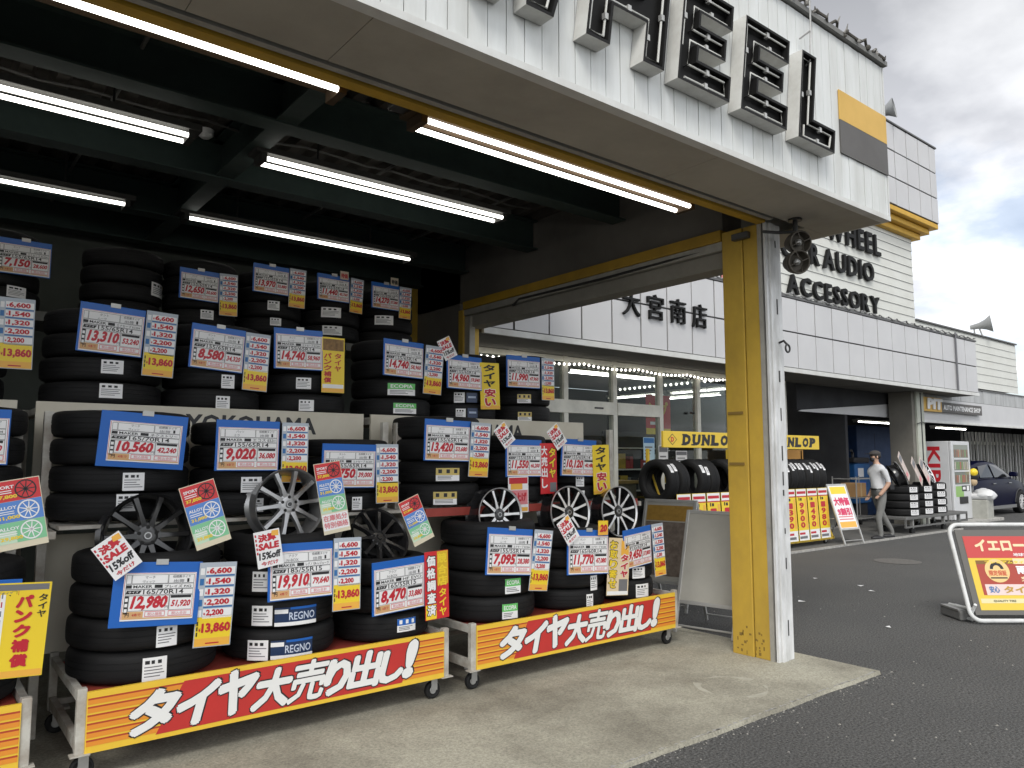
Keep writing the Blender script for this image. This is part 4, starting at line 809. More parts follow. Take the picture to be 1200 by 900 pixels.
# ================================================================== STORE
st = thing('store_building', 'white panelled shop with canopy, glass front and tall sign tower', 'building', (5.3, 7.0, 0)); T0 = Matrix.Translation((-5.3, -7.0, 0))
CX0, CX1, CZ0, CZ1 = 5.16, 19.65, 2.98, 4.19
g = MB(); g.box((CX0, 7.02, CZ0), (CX1 - .02, 7.9, CZ1), clad_dark, T0); g.obj('canopy_core', st)
g = MB(); x = 5.05 - .0; cols = [5.05, 5.62, 6.185, 6.75, 7.313, 7.888, 8.449, 9.018, 9.573, 10.14, 10.72, 11.3, 11.89, 12.48, 13.06, 13.64, 14.22, 14.80, 15.39, 15.98, 16.567, 17.15, 17.77, 18.40, 19.0, 19.645]
rp = random.Random(2)
for a, b in zip(cols, cols[1:]):
    a = max(a, CX0)
    for z0, z1 in ((CZ0, 3.6), (3.6, CZ1)):
        d = rp.uniform(-.003, .003); g.bevbox((a + .013, 7.0 + d, z0 + .012), (b - .013, 7.018, z1 - .012), clad, .003, T0)
for y in (7.02, 7.32, 7.62):
    for z0, z1 in ((CZ0, 3.6), (3.6, CZ1)): g.box((CX1 - .018, y + .006, z0 + .006), (CX1, y + .29, z1 - .006), clad, T0)
g.obj('grid_cladding', st)
g = MB(); g.box((CX0, 6.985, CZ0 - .075), (CX1 + .01, 7.03, CZ0 - .002), white_trim, T0); g.box((CX0, 6.99, CZ1 + .002), (CX1 + .01, 7.06, CZ1 + .04), mat('dark_flashing', (.12, .12, .12), .6), T0); g.obj('canopy_trim', st)
g = MB(); g.box((CX0, 7.035, CZ0 - .06), (CX1, 8.05, CZ0 - .01), mat('canopy_soffit_shaded', (.15, .145, .13), .8, dirt=.5, dscale=1.5), T0); g.obj('canopy_soffit', st)  # base colour darkened to carry the shade under the canopy
g = MB(); g.tube([(18.42, 6.97, CZ0), (18.42, 6.97, CZ1 + .1)], .022, mat('downpipe', (.14, .14, .15), .5), T=T0); g.obj('downpipe', st)
# walls above the canopy
g = MB(); z = 4.0
while z < 6.72:
    z1 = min(z + .2, 6.72); g.add([(5.2, 7.9, z), (18.62, 7.9, z), (18.62, 7.914, z1), (5.2, 7.914, z1)], [(0, 1, 2, 3)], siding_far, T0); g.add([(5.2, 7.914, z1), (18.62, 7.914, z1), (18.62, 7.9, z1 + .001), (5.2, 7.9, z1 + .001)], [(0, 1, 2, 3)], clad_dark, T0); z += .2
g.box((5.2, 7.92, 3.35), (18.615, 15, 6.72), siding_far, T0); g.obj('upper_wall', st)
g = MB(); z = 3.3
while z < 4.7:
    z1 = min(z + .2, 4.72); g.add([(18.62, 7.9, z), (25.1, 7.9, z), (25.1, 7.912, z1), (18.62, 7.912, z1)], [(0, 1, 2, 3)], siding_far, T0); g.add([(18.62, 7.912, z1), (25.1, 7.912, z1), (25.1, 7.9, z1 + .001), (18.62, 7.9, z1 + .001)], [(0, 1, 2, 3)], clad_dark, T0); z += .2
g.box((18.625, 7.92, 3.35), (25.1, 14, 4.73), siding_far, T0); g.box((18.63, 7.87, 4.735), (25.13, 8.0, 4.77), MATS['dark_flashing'], T0); g.obj('low_roof_wall', st)
g = MB(); g.box((13.4, 7.52, 7.1), (19.24, 14, 8.99), clad_dark, T0); g.obj('tower_core', st)
g = MB()
x = 13.4
while x < 19.2:
    for k in range(3): g.bevbox((x + .015, 7.5 + rp.uniform(-.003, .003), 7.1 + k * .63 + .015), (min(x + .61, 19.25) - .015, 7.518, 7.1 + (k + 1) * .63 - .015), clad, .003, T0)
    x += .61
for y in (7.52, 8.13, 8.74, 9.35):
    for k in range(3): g.box((19.242, y + .006, 7.1 + k * .63 + .006), (19.26, y + .6, 7.1 + (k + 1) * .63 - .006), clad, T0)
g.box((13.4, 7.48, 8.995), (19.28, 7.6, 9.03), MATS['dark_flashing'], T0); g.obj('tower_cladding', st)
g = MB()
for k, (y, x, z0, z1) in enumerate(((7.52, 19.25, 6.975, 7.095), (7.65, 19.05, 6.84, 6.97), (7.78, 18.85, 6.70, 6.835))): g.bevbox((13.4, y, z0), (x, 13.9 - k * .1, z1), orange_trim, .012, T0)
g.obj('stepped_trim', st)
# glass front
WY = 8.0
g = MB(); f = lambda a, b: g.bevbox(a, b, frame_white, .004, T0)
for x in (5.3, 6.3, 7.3, 8.31, 9.37, 10.33, 11.25, 12.1, 12.95): f((x, WY - .05, .03), (x + .085, WY + .05, 2.92))
f((5.386, WY - .06, 2.10), (8.309, WY + .055, 2.29)); f((8.396, WY - .06, 2.10), (9.369, WY + .055, 2.29)); f((5.386, WY - .04, 2.84), (12.949, WY + .04, 2.915))
f((9.456, WY - .04, .03), (10.329, WY + .04, .2)); f((10.416, WY - .04, .03), (11.249, WY + .04, .2)); f((11.336, WY - .04, .03), (12.099, WY + .04, .2)); f((12.186, WY - .04, .03), (12.949, WY + .04, .2))
for x in (5.4, 8.98): g.tube([(x + 1.15, WY - .062, 2.2), (x + 1.22, WY - .07, 2.2)], .02, dark_steel, T=T0)
g.box((7.9, WY - .066, 2.18), (8.08, WY - .0605, 2.205), ink_black, T0); g.obj('window_frame', st)
for a, b in ((5.386, 6.299), (6.386, 7.299), (7.386, 8.309), (8.396, 9.369)):
    for z0, z1 in ((.05, 2.098), (2.292, 2.838)): g = MB(); g.box((a, WY - .004, z0), (b, WY + .004, z1), glass, T0); g.obj('window_pane', st)
for a, b in ((9.456, 10.329), (10.416, 11.249), (11.336, 12.099), (12.186, 12.949)): g = MB(); g.box((a, WY - .004, .202), (b, WY + .004, 2.838), glass, T0); g.obj('window_pane', st)
# shop interior
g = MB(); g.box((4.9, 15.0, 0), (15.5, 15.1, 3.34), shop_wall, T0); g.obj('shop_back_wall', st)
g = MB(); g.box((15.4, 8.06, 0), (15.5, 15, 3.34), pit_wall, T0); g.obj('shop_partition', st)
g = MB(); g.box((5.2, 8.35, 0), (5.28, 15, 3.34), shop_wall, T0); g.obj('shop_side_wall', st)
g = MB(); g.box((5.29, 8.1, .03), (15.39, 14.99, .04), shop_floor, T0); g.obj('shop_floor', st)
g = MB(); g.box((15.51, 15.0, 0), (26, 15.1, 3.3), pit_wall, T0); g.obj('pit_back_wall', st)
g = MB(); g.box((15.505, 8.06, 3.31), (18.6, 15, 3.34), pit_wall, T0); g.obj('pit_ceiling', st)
# canopy column
g = MB(); g.bevbox((17.2, 7.47, .0), (17.7, 7.98, 2.92), mat('column_grey', (.20, .19, .165), .7, dirt=.5, dscale=2), .01, T0); g.bevbox((17.33, 7.42, 0), (17.50, 7.468, 2.92), mat('column_pale', (.50, .52, .45), .6, dirt=.5, dscale=2), .006, T0); g.box((17.56, 7.43, 0), (17.7, 7.468, 2.92), MATS['column_pale'], T0)
g.obj('canopy_column', st)
g = MB(); g.tube([(17.53, 7.43, .0), (17.53, 7.43, 2.9)], .022, dark_steel, T=T0); g.tube([(17.25, 7.40, 2.2), (17.5, 7.39, 2.25), (17.7, 7.41, 2.22)], .01, dark_steel, T=T0); g.obj('column_pipe', st)

# wall lettering
def wall_word(w, x, z, wd, h, y, label, cat='sign lettering', thick=.06, bold=.02):
    g = MB(); ws = [0 if c == ' ' else text2d(c, .02, 3)[2] for c in w]; gap = .17; tot = sum(ws) + gap * (len(w) - 1) + .1 * w.count(' '); k = wd / tot; cx = x
    for c, cw in zip(w, ws):
        if c == ' ': cx += .1 * k; continue
        g.text(c, cx, z, cw * k, h, y - thick, dark_letter, bold, thick=thick, res=3); cx += (cw + gap) * k
    o = g.obj('wall_lettering'); return tag(o, label, cat, 'dark raised words on the shop wall')
wall_word('WHEEL', 14.62, 5.985, 2.3, .46, 7.895, 'dark raised word WHEEL high on the white horizontal siding')
wall_word('CAR AUDIO', 12.9, 5.33, 3.75, .42, 7.895, 'dark raised words CAR AUDIO on the white horizontal siding')
wall_word('ACCESSORY', 13.06, 4.63, 3.68, .38, 7.895, 'dark raised word ACCESSORY just above the grid panelled canopy')
for i, c in enumerate('大宮南店'): wall_word(c, 7.5 + i * .497, 3.40 - (i == 3) * .01, .34, .36, 6.995, 'dark raised character %s on the white canopy panels' % c, thick=.04, bold=.0)
t = thing('roof_sign', 'black framed sign with a pink edge above the canopy, left of the pillar', 'sign', (9.6, 7.5, 4.24))
g = MB(); g.box((0, 0, 0), (.86, .06, .7), dark_letter); g.obj('sign_frame', t)
for k in range(3): g = MB(); g.box((.05 + k * .27, -.012, .06), (.27 + k * .27, -.001, .64), white_trim); g.obj('sign_field', t)
g = MB(); g.box((.862, -.01, -.1), (1.05, .05, .7), mat('sign_pink', (.62, .22, .2), .5)); g.obj('sign_edge', t)
for x_ in (.1, .7): g = MB(); g.tube([(x_, .03, 0), (x_, .03, -.06)], .02, steel); g.obj('sign_post', t)

# lamps, horns
def horn(name, label, cat, loc, yaw, s, m=None):
    t = thing(name, label, cat, loc, (0, 0, RAD(yaw))); m = m or mat('horn_grey', (.32, .33, .33), .4, dirt=.4, dscale=6)
    T = Matrix.Translation((0, 0, .26 * s)) @ Matrix.Rotation(RAD(82), 4, 'Y')
    g = MB(); g.lathe([(.001, -.2 * s), (.05 * s, -.2 * s), (.06 * s, -.12 * s), (.075 * s, .0), (.12 * s, .12 * s), (.2 * s, .24 * s), (.205 * s, .25 * s), (.19 * s, .235 * s), (.10 * s, .1 * s), (.03 * s, .02 * s), (.001, .02 * s)], m, 28, T); g.obj('bell', t, sharp=50)
    g = MB(); g.box((-.1 * s, -.04 * s, -.02), (.06 * s, .04 * s, .02 * s), steel); g.tube([(-.1 * s, 0, 0), (-.12 * s, 0, .24 * s)], .018 * s, steel); g.tube([(.05 * s, 0, 0), (-.02 * s, 0, .24 * s)], .018 * s, steel); g.obj('bracket', t)
horn('horn_speaker', 'grey horn loudspeaker on the corner of the panelled tower', 'loudspeaker', (16.85, 7.65, 8.99), -75, 1.1)
horn('roof_floodlight', 'grey floodlight on the roof edge of the low white building', 'floodlight', (22.8, 8.0, 4.77), -72, 1.15)

# bulbs strung under the canopy edge and along the canopy roof
bs = MB(); bs.sphere((0, 0, 0), .018, led_on, 6); bme = bs.mesh('bulb')
t = thing('string_lights', 'string of small lit bulbs under the shop canopy edge', 'string lights', (5.3, 7.9, 2.84)); pts = []
for i in range(60): pts.append((i * .098, 0, -.02 - .035 * abs(sin(i * pi / 12))))
g = MB(); g.tube(pts, .005, paper, 5); g.obj('cable', t)
for i in range(0, 60, 1): link_mesh('bulb', bme, t, pts[i])
t = thing('string_lights', 'row of lit round bulbs inside the shop window', 'string lights', (13.35, 9.6, 3.1)); g = MB(); g.tube([(0, 0, 0), (0, 3.0, 0)], .005, dark_steel, 5); g.obj('cable', t)
for i in range(20): link_mesh('bulb', bme, t, (0, i * .155, 0)).scale = (1.6, 1.6, 1.6)
g = MB(); pts = []
for i in range(150): pts.append((5.2 + i * .0965, 6.99 + .01 * sin(i), CZ1 + .06 + .018 * sin(i * 1.7)))
g.tube(pts, .014, mat('rope_grey', (.25, .25, .25), .7), 6)
for i in range(0, 150, 2): g.sphere((pts[i][0], pts[i][1] - .01, pts[i][2]), .02, MATS['rope_grey'] if i % 4 else mat('rope_dark', (.08, .08, .08), .7), 6)
tag(g.obj('light_rope'), 'knotted grey light rope along the top of the grid panelled canopy', 'light rope')
n0 = len(COL.objects)
fluoro(6.2, 8.9, 10.2, 3.05, 'shop ceiling light behind the door transom', (True, True), frame_white, 3.34, tube_far)
fluoro(9.44, 12.03, 10.2, 3.05, 'shop ceiling light in the middle bay of the window', (True, True), frame_white, 3.34, tube_far)
for y0_, x_, lb in ((10.2, 14.7, 'shop ceiling light pointing away behind the window, nearer half of its row'), (12.3, 14.7, 'shop ceiling light pointing away behind the window, farther half of its row'), (9.3, 12.9, 'low shop ceiling light seen just left of the yellow pillar')):
    a_ = set(COL.objects); fluoro(0, 1.9, 0, 3.05 if x_ > 14 else 2.75, lb, (True, False), frame_white, 3.34, tube_far)
    for o in set(COL.objects) - a_:
        if o.parent is None: o.location.x, o.location.y = x_, y0_; o.rotation_euler.z = pi / 2
fluoro(18.0, 20.5, 11.0, 3.05, 'workshop light just right of the white pillar', (True, False), frame_white, 3.3, tube_far)
fluoro(23.3, 25.9, 11.85, 2.6, 'workshop light left of the canopy column', (True, False), frame_white, 3.3, tube_far)
fluoro(25.6, 28.0, 10.5, 2.42, 'workshop light behind the PIT sign', (True, False), frame_white, 3.3, tube_far)
for o in list(COL.objects):
    if o.name.startswith('fluorescent_light') and o.location.y > 8: o['group'] = 'fluorescent lights in the shop and workshop'
# goods, counter, posters inside
def shelf_unit(x, y, w, seed, label):
    t = thing('goods_shelf', label, 'shelf', (x, y, .04), group='shelves of goods inside the shop'); g = MB(); g.box((0, .25, 0), (w, .28, 1.9), shop_dark)
    for k in range(5): g.box((0, 0, .06 + k * .38), (w, .249, .085 + k * .38), frame_white)
    g.obj('frame', t); r = random.Random(seed)
    pal = [mat('goods_%s' % n, c, .5) for n, c in (('red', (.35, .04, .04)), ('blue', (.04, .09, .3)), ('black', (.03, .03, .03)), ('white', (.5, .5, .5)), ('yellow', (.5, .35, .04)), ('grey', (.2, .2, .2)))]
    g = MB()
    for k in range(4):
        xx = .03
        while xx < w - .2:
            ww = r.uniform(.08, .2); g.box((xx, .02, .087 + k * .38), (xx + ww - .01, .2, .087 + k * .38 + r.uniform(.14, .27)), r.choice(pal)); xx += ww
    tag(g.obj('goods', t), kind='stuff')
shelf_unit(5.6, 10.4, 2.2, 1, 'shelf of small goods behind the glass door'); shelf_unit(10.6, 11.6, 3.4, 5, 'long shelf of goods behind the pillar side of the window'); shelf_unit(8.0, 12.4, 2.6, 2, 'shelf of goods far back in the shop'); shelf_unit(9.7, 9.3, 1.5, 3, 'shelf of goods close behind the right window bay')
t = thing('counter', 'shop counter with a pale wooden top behind the glass', 'counter', (8.5, 8.5, .04)); g = MB(); g.bevbox((-.6, 0, 1.0), (1.0, .5, 1.05), wood_m, .006); g.obj('top', t); g = MB(); g.box((-.55, .05, 0), (.95, .45, .999), mat('counter_front', (.22, .19, .14), .6)); g.obj('front', t)
t = thing('computer_monitor', 'dark monitor standing on the shop counter', 'monitor', (8.72, 8.7, 1.09)); g = MB(); g.bevbox((-.17, 0, .08), (.17, .03, .32), shop_dark, .006); g.obj('screen', t); g = MB(); g.box((-.02, .01, .0), (.02, .028, .079), shop_dark); g.box((-.1, -.04, -.0), (.1, .08, .008), shop_dark); g.obj('stand', t)
def leaflet(label, x, z, w, h, y, base, head):
    t = thing('notice_sheet', label, 'notice', (x, y, z)); g = MB(); g.box((0, 0, 0), (w, .003, h), base); c = g.obj('sheet', t); g = MB(); g.rect(.01, h * .75, w - .01, h - .01, -.001, head)
    for q in range(4): g.rect(w * .12, h * (.12 + q * .14), w * (.5 + .1 * q), h * (.18 + q * .14), -.001, ink_grey)
    g.obj('print', c)
pale_blue = mat('notice_blue', (.45, .62, .72), .5)
leaflet('pale blue notice on the shop window left of the tyre sign', 9.0, 1.42, .26, .36, 7.98, pale_blue, ink_blue); leaflet('lower pale blue notice on the shop window above the counter top', 9.0, 1.1, .26, .28, 7.98, pale_blue, board_blue); leaflet('white notice beside the pale blue ones', 9.3, 1.25, .22, .4, 7.93, paper, ink_grey); leaflet('white paper on the window below the yellow tyre sign', 9.72, 1.30, .28, .27, 7.93, paper, ink_grey)
t = thing('shop_poster', 'red poster with yellow characters hanging inside the shop window', 'poster', (9.55, 8.4, 1.85)); g = MB(); g.box((0, 0, 0), (.62, .004, .66), sheet_red); g.rect(.0, .0, .62, .1, -.001, sheet_yellow); c = g.obj('sheet', t); g = MB(); g.text('ング', .06, .28, .5, .28, -.002, mat('poster_amber', (.7, .4, .05), .5), .04); g.rect(.1, .16, .4, .21, -.002, paper); g.obj('lettering', c)

# PIT building
pt = thing('pit_building', 'white service bay with dark open front and grey sheet roof edge', 'building', (18, 7.6, 0)); T0 = Matrix.Translation((-18, -7.6, 0))
g = MB(); x = 17.98
while x < 44: g.box((x, 7.6, 2.33), (x + .28, 7.62, 2.84), clad, T0); g.box((x, 7.605 + .006 * (int(x * 10) % 2), 2.85), (x + .275, 7.625, 3.17), mat('sheet_roof', (.46, .47, .47), .45, dirt=.5, dscale=2, stretch=(2, 1, .4)), T0); x += .28
g.box((17.98, 7.63, 2.33), (44, 8.2, 3.16), clad_dark, T0); g.box((17.98, 7.57, 2.27), (44, 7.64, 2.328), white_trim, T0); g.box((17.98, 7.585, 3.172), (44, 8.3, 3.2), MATS['dark_flashing'], T0); g.prism([(13.6, 2.37), (18.0, 2.37), (18.0, 2.72), (13.7, 2.40)], 8.04, 8.07, clad, T0); g.prism([(13.55, 2.40), (13.7, 2.402), (18.0, 2.722), (18.0, 2.915), (13.55, 2.915)], 8.045, 8.1, pit_wall, T0); g.obj('fascia', pt)
g = MB(); g.box((18.61, 8.21, 3.25), (46, 15, 3.3), pit_wall, T0); g.box((45.9, 8.3, 0), (46, 14.89, 3.24), pit_wall, T0); g.obj('ceiling', pt)
g = MB(); g.box((26.01, 14.9, 0), (46, 15, 3.32), pit_wall, T0); g.obj('back_wall', pt)
t = thing('pit_sign', 'white PIT sign with yellow ground and dark strip on the service bay fascia', 'sign', (18.1, 7.5, 2.53)); T0 = Matrix.Translation((-18.1, -7.5, -2.53))
g = MB(); g.box((17.7, 7.5, 2.52), (18.82, 7.54, 2.84), panel_yellow, T0); g.obj('yellow_field', t)
g = MB(); g.text('PIT', 18.0, 2.57, .80, .25, 7.47, paper, .06, .1, thick=.02, T=T0); g.obj('lettering', t)
g = MB(); g.box((18.83, 7.505, 2.525), (21.2, 7.54, 2.76), panel_grey, T0); b = g.obj('dark_strip', t); g = MB(); g.text('AUTO MAINTENANCE SHOP', 18.92, 2.58, 2.18, .12, 7.5, paper, .03, T=T0); g.obj('lettering', b)
t = thing('sliding_gate', 'row of pale vertical gate bars at the back of the service bay', 'gate', (26.0, 9.8, 0)); g = MB()
for k in range(34): g.box((k * .28, 0, .08), (k * .28 + (.10 if k % 3 else .05), .05, 2.3), mat('gate_bar', (.50, .50, .48), .5, dirt=.4, dscale=4))
g.box((0, .051, .3), (9.5, .09, .4), frame_white); g.box((0, .051, 1.9), (9.5, .09, 2.0), frame_white); g.box((0, .02, 0), (9.5, .07, .07), steel); g.obj('bars', t)

# ================================================================== TYRE STAND WITH YELLOW SIGN
ds = thing('tyre_stand', 'yellow tyre display stand with a DUNLOP sign, beyond the pillar', 'display stand', (8.1, 7.0, .03)); T0 = Matrix.Translation((-8.1, -7.0, -.03))
stand_y = mat('stand_yellow', (.62, .42, .04), .5, dirt=.25, dscale=6)
g = MB()
for x in (8.3, 10.2, 12.32): g.box((x, 7.28, .1), (x + .04, 7.32, 1.59), stand_y, T0); g.box((x, 6.74, .1), (x + .04, 7.28, .14), stand_y, T0); g.tube([(x + .02, 6.76, .14), (x + .02, 7.28, 1.35)], .016, stand_y, T=T0)
for y, z in ((6.74, .1), (6.80, .22), (7.2, .22), (6.80, .80), (7.2, .80)): g.box((8.16, y, z), (12.34, y + .035, z + .04), stand_y, T0)
g.box((11.6, 7.28, 1.42), (12.4, 7.30, 1.6), mat('stand_brown', (.36, .18, .03), .6), T0); g.obj('frame', ds)
g = MB(); g.bevbox((8.17, 6.88, 1.60), (12.24, 6.92, 1.83), mat('sign_yellow', (.74, .52, .05), .4, dirt=.15, dscale=5), .005, T0); b = g.obj('sign_board', ds)
def slab_word(w, x, z, wd, h, y, m, par, T):
    g = MB(); n = len(w); cw = wd / n
    for i, c in enumerate(w): g.text(c, x + i * cw, z, cw * .84, h, y, m, .075, .16, T=T)
    for i, c in enumerate(w):                    # slab serifs
        if c in 'DUNLP':
            g.rect(x + i * cw - .015, z, x + i * cw + cw * .3, z + h * .13, y - .0006, m, T); g.rect(x + i * cw + h * .12 - .01, z + h * .87, x + i * cw + cw * .34 + h * .12, z + h, y - .0006, m, T)
    return g.obj('lettering', par)
for x in (8.57, 10.82): slab_word('DUNLOP', x, 1.635, 1.32, .16, 6.8785, ink_black, b, T0)
g = MB()
for x in (8.36,):
    for s_, m in ((.10, ink_black), (.085, MATS['sign_yellow'])): g.add([(x - s_, 6.8785 - (.001 if s_ < .09 else 0), 1.715), (x, 6.8785 - (.001 if s_ < .09 else 0), 1.715 - s_ * .8), (x + s_, 6.8785 - (.001 if s_ < .09 else 0), 1.715), (x, 6.8785 - (.001 if s_ < .09 else 0), 1.715 + s_ * .8)], [(0, 1, 2, 3)], m, T0)
    g.text('D', x - .035, 1.68, .07, .07, 6.8765, ink_red, .05, T=T0)
g.obj('emblem', b)
for x in (8.3, 12.15):
    for y in (6.78, 7.26): cart_caster(ds, x - 8.1, y - 7.0)
rt = random.Random(9)
XT = [8.22, 8.44, 8.92, 9.14, 9.62, 9.84, 10.08, 10.3, 10.52, 10.76, 10.98, 11.2, 11.42, 11.64, 11.86, 12.08]
tm = tyre_mesh(.62, .2, 40)
for i, x in enumerate(XT):
    o = link_mesh('tyre', tm, None, (x, 7.02, 1.13), (RAD(90), 0, RAD(90 + rt.uniform(-4, 4)))); tag(o, 'tyre standing upright on the yellow display stand' if 1 < i < 15 else ('first upright tyre at the left end of the yellow stand' if i == 0 else 'second upright tyre from the left on the yellow stand' if i == 1 else 'last upright tyre at the right end of the yellow stand'), 'tyre', 'upright tyres on the yellow display stand')
    for da in (-.04, .045): 
        if i % 2 == 0 or i > 5: sticker(o, .62, 'w', 146 + rt.uniform(-8, 8), .13, .06, da)
for i, x in enumerate(XT[:1] + [8.75, 9.2] + [9.6, 10.1, 10.6, 11.1, 11.6]):
    o = link_mesh('tyre', tm, None, (x - .05, 7.12, .57), (RAD(90), 0, RAD(90))); tag(o, 'tyre on the lower level of the yellow stand behind the price sheets' if i else 'tyre at the left end of the lower level of the yellow stand', 'tyre', 'tyres on the lower level of the yellow stand')
def psheet(x, digits, label, w=.30):
    t = thing('price_sheet', label, 'price sheet', (x, 6.715, .13), (RAD(-3), 0, 0), 'yellow price sheets on the tyre stand'); h = .83
    g = MB(); g.box((0, 0, 0), (w, .003, h), sheet_yellow); c = g.obj('sheet', t)
    g = MB(); y = -.0008; g.rect(.006, h * .86, w - .006, h - .006, y, paper); g.rect(.006, .006, w - .006, h * .2, y, paper); g.rect(.02, h * .9, w - .02, h * .95, y - .0005, ink_red); g.rect(.004, h * .84, w - .004, h * .86, y - .0003, ink_red); g.rect(w * .78, h * .24, w * .96, h * .8, y, sheet_orange); g.rect(.02, h * .04, w * .8, h * .09, y - .0005, ink_grey); g.rect(.02, h * .12, w * .6, h * .16, y - .0005, ink_red); g.obj('print', c)
    g = MB(); g.text('1', w * .2, h * .77, w * .08, h * .06, y - .001, ink_black, .03); g.rect(w * .34, h * .77, w * .5, h * .82, y - .001, ink_black); g.vtext(digits, w * .22, h * .74, w * .46, h * .5, y - .001, ink_red, .05); g.obj('lettering', c)
for i in range(12): psheet(8.28 + i * .33, ('1390', '9900', '1490', '1980')[i % 4], 'yellow price sheet at the left end of the tyre stand' if i == 0 else ('yellow price sheet at the right end of the tyre stand' if i == 11 else ('yellow price sheet second from the left on the tyre stand' if i == 1 else 'yellow price sheet with red digits hanging from the tyre stand')))

# ================================================================== A-FRAME BOARDS
def a_frame(name, label, loc, yaw, w, h, face, lean=.30, fpanel=None):
    t = thing(name, label, 'sandwich board', loc, (0, 0, RAD(yaw)))       # front face looks along local -Y
    a = math.atan2(lean, h); L = math.hypot(lean, h)
    for sgn, nm in ((-1, 'front_leaf'), (1, 'back_leaf')):
        T = Matrix.Translation((0, sgn * lean, 0)) @ (Matrix.Rotation(pi, 4, 'Z') if sgn > 0 else Matrix.Identity(4)) @ Matrix.Rotation(-a, 4, 'X')
        g = MB(); fr = .028; b0 = L * .23
        for x in (-w / 2, w / 2 - fr): g.bevbox((x, -.012, 0), (x + fr, .012, L), alu, .003, T)
        g.box((-w / 2 + fr, -.011, L - fr), (w / 2 - fr, .011, L - .001), alu, T); g.box((-w / 2 + fr, -.011, b0), (w / 2 - fr, .011, b0 + fr), alu, T); g.tube([(-w / 2 + fr, 0, .06), (w / 2 - fr, 0, .06)], .008, alu, T=T)
        lf = g.obj(nm, t)
        g = MB(); g.box((-w / 2 + fr, -.005, b0 + fr), (w / 2 - fr, .005, L - fr), face, T); p = g.obj('panel', lf)
        if fpanel and sgn < 0: fpanel(p, T, w, L, b0)
    g = MB(); g.tube([(-w / 2 + .012, -lean * .42, h * .42), (-w / 2 + .012, lean * .42, h * .42)], .007, alu); g.tube([(w / 2 - .012, -lean * .42, h * .42), (w / 2 - .012, lean * .42, h * .42)], .007, alu); g.obj('stay', t)
    return t
a_frame('sandwich_board', 'blank grey sandwich board with aluminium legs beside the yellow pillar', (5.40, 3.99, .022), -110 + 32, .53, .98, board_grey, .30)
def dark_poster(p, T, w, L, b0):   # seen at a glancing angle in the photograph
    g = MB(); y = -.0062; g.rect(-w / 2 + .04, L * .80, w / 2 - .04, L - .06, y, mat('poster_ochre', (.35, .20, .03), .5, dirt=.5, dscale=25), T); g.rect(-w / 2 + .04, L * .3, w / 2 - .04, L * .79, y, mat('poster_dark', (.13, .10, .08), .5, dirt=.7, dscale=18, dcol=(.30, .25, .2)), T); g.obj('poster', p)
a_frame('sandwich_board', 'sandwich board with a dark poster behind the blank grey one', (5.95, 4.93, .022), -75, .56, 1.02, board_grey, .30, dark_poster)
pink = mat('poster_pink', (.62, .04, .12), .5)
def pink_poster(p, T, w, L, b0):
    g = MB(); y = -.0062; x0, x1 = -w / 2 + .03, w / 2 - .03; g.rect(x0, b0 + .03, x1, L - .03, y, paper, T); s_ = g.obj('poster', p)
    g = MB(); y -= .0008; g.rect(x0 + .03, L * .83, x1 - .03, L - .05, y, sheet_yellow, T); g.rect(x0 + .02, b0 + .04, x1 - .02, b0 + .14, y, sheet_orange, T)
    g.text('大特価', x0 + .03, L * .63, x1 - x0 - .06, .15, y, pink, .06, T=T); g.text('9割引', x0 + .05, L * .47, x1 - x0 - .09, .13, y, pink, .06, T=T)
    for q in range(3): g.rect(x0 + .04, b0 + .17 + q * .045, x1 - .05, b0 + .19 + q * .045, y, ink_pink, T)
    g.obj('print', s_)
a_frame('sandwich_board', 'white sandwich board with a pink and yellow poster beside the man', (12.5, 6.76, .03), -8, .52, .98, board_grey, .32, pink_poster)

# ================================================================== BANNER STAND AT THE RIGHT
bt = thing('banner_stand', 'tilted white tube banner stand with a red and yellow tyre poster', 'banner stand', (7.40, 2.80, 0), (0, 0, RAD(-38.4)))
W_, H_ = 1.30, .86; a = RAD(-20); T = Matrix.Translation((0, 0, .03)) @ Matrix.Rotation(a, 4, 'X')
tubew = mat('tube_white', (.68, .69, .68), .4, dirt=.4, dscale=9)
r_ = .09; loop = []
for cx, cz, a0 in ((W_ - r_, H_ - r_, 0), (r_, H_ - r_, 90), (r_, r_, 180), (W_ - r_, r_, 270)):
    for k in range(6): q = RAD(a0 + k * 18); loop.append((cx + r_ * cos(q), 0, cz + r_ * sin(q)))
g = MB(); g.tube(loop, .019, tubew, 10, closed=True, T=T); g.obj('frame', bt, sharp=50)
g = MB(); g.box((.05, -.004, .05), (W_ - .05, .004, H_ - .05), mat('stand_back', (.12, .115, .105), .6), T); pn = g.obj('panel', bt)
g = MB(); x0, x1, z0, z1 = .105, W_ - .09, .09, H_ - .11; y = -.006
g.rect(x0, z0, x1, z1, y, mat('poster_yellow', (.70, .50, .05), .45), T); g.rect(x0, z1 - .2, x1, z1, y - .001, mat('poster_red', (.50, .055, .05), .45), T); g.rect(x0 + .06, z0 + .13, x1 - .03, z1 - .225, y - .001, mat('poster_maroon', (.36, .05, .03), .45), T); g.rect(x0 + .06, z1 - .255, x1 - .03, z1 - .222, y - .0016, mat('poster_brown', (.20, .10, .02), .5), T); g.rect(x0 + .09, z0 + .13, x1 - .04, z0 + .225, y - .0016, mat('poster_pinkish', (.70, .55, .52), .45), T); g.rect(x0 + .02, z0 + .06, x1, z0 + .1, y - .001, mat('poster_cream', (.70, .62, .34), .45), T); ps = g.obj('poster', pn)
cream = mat('poster_letter', (.80, .62, .38), .45)
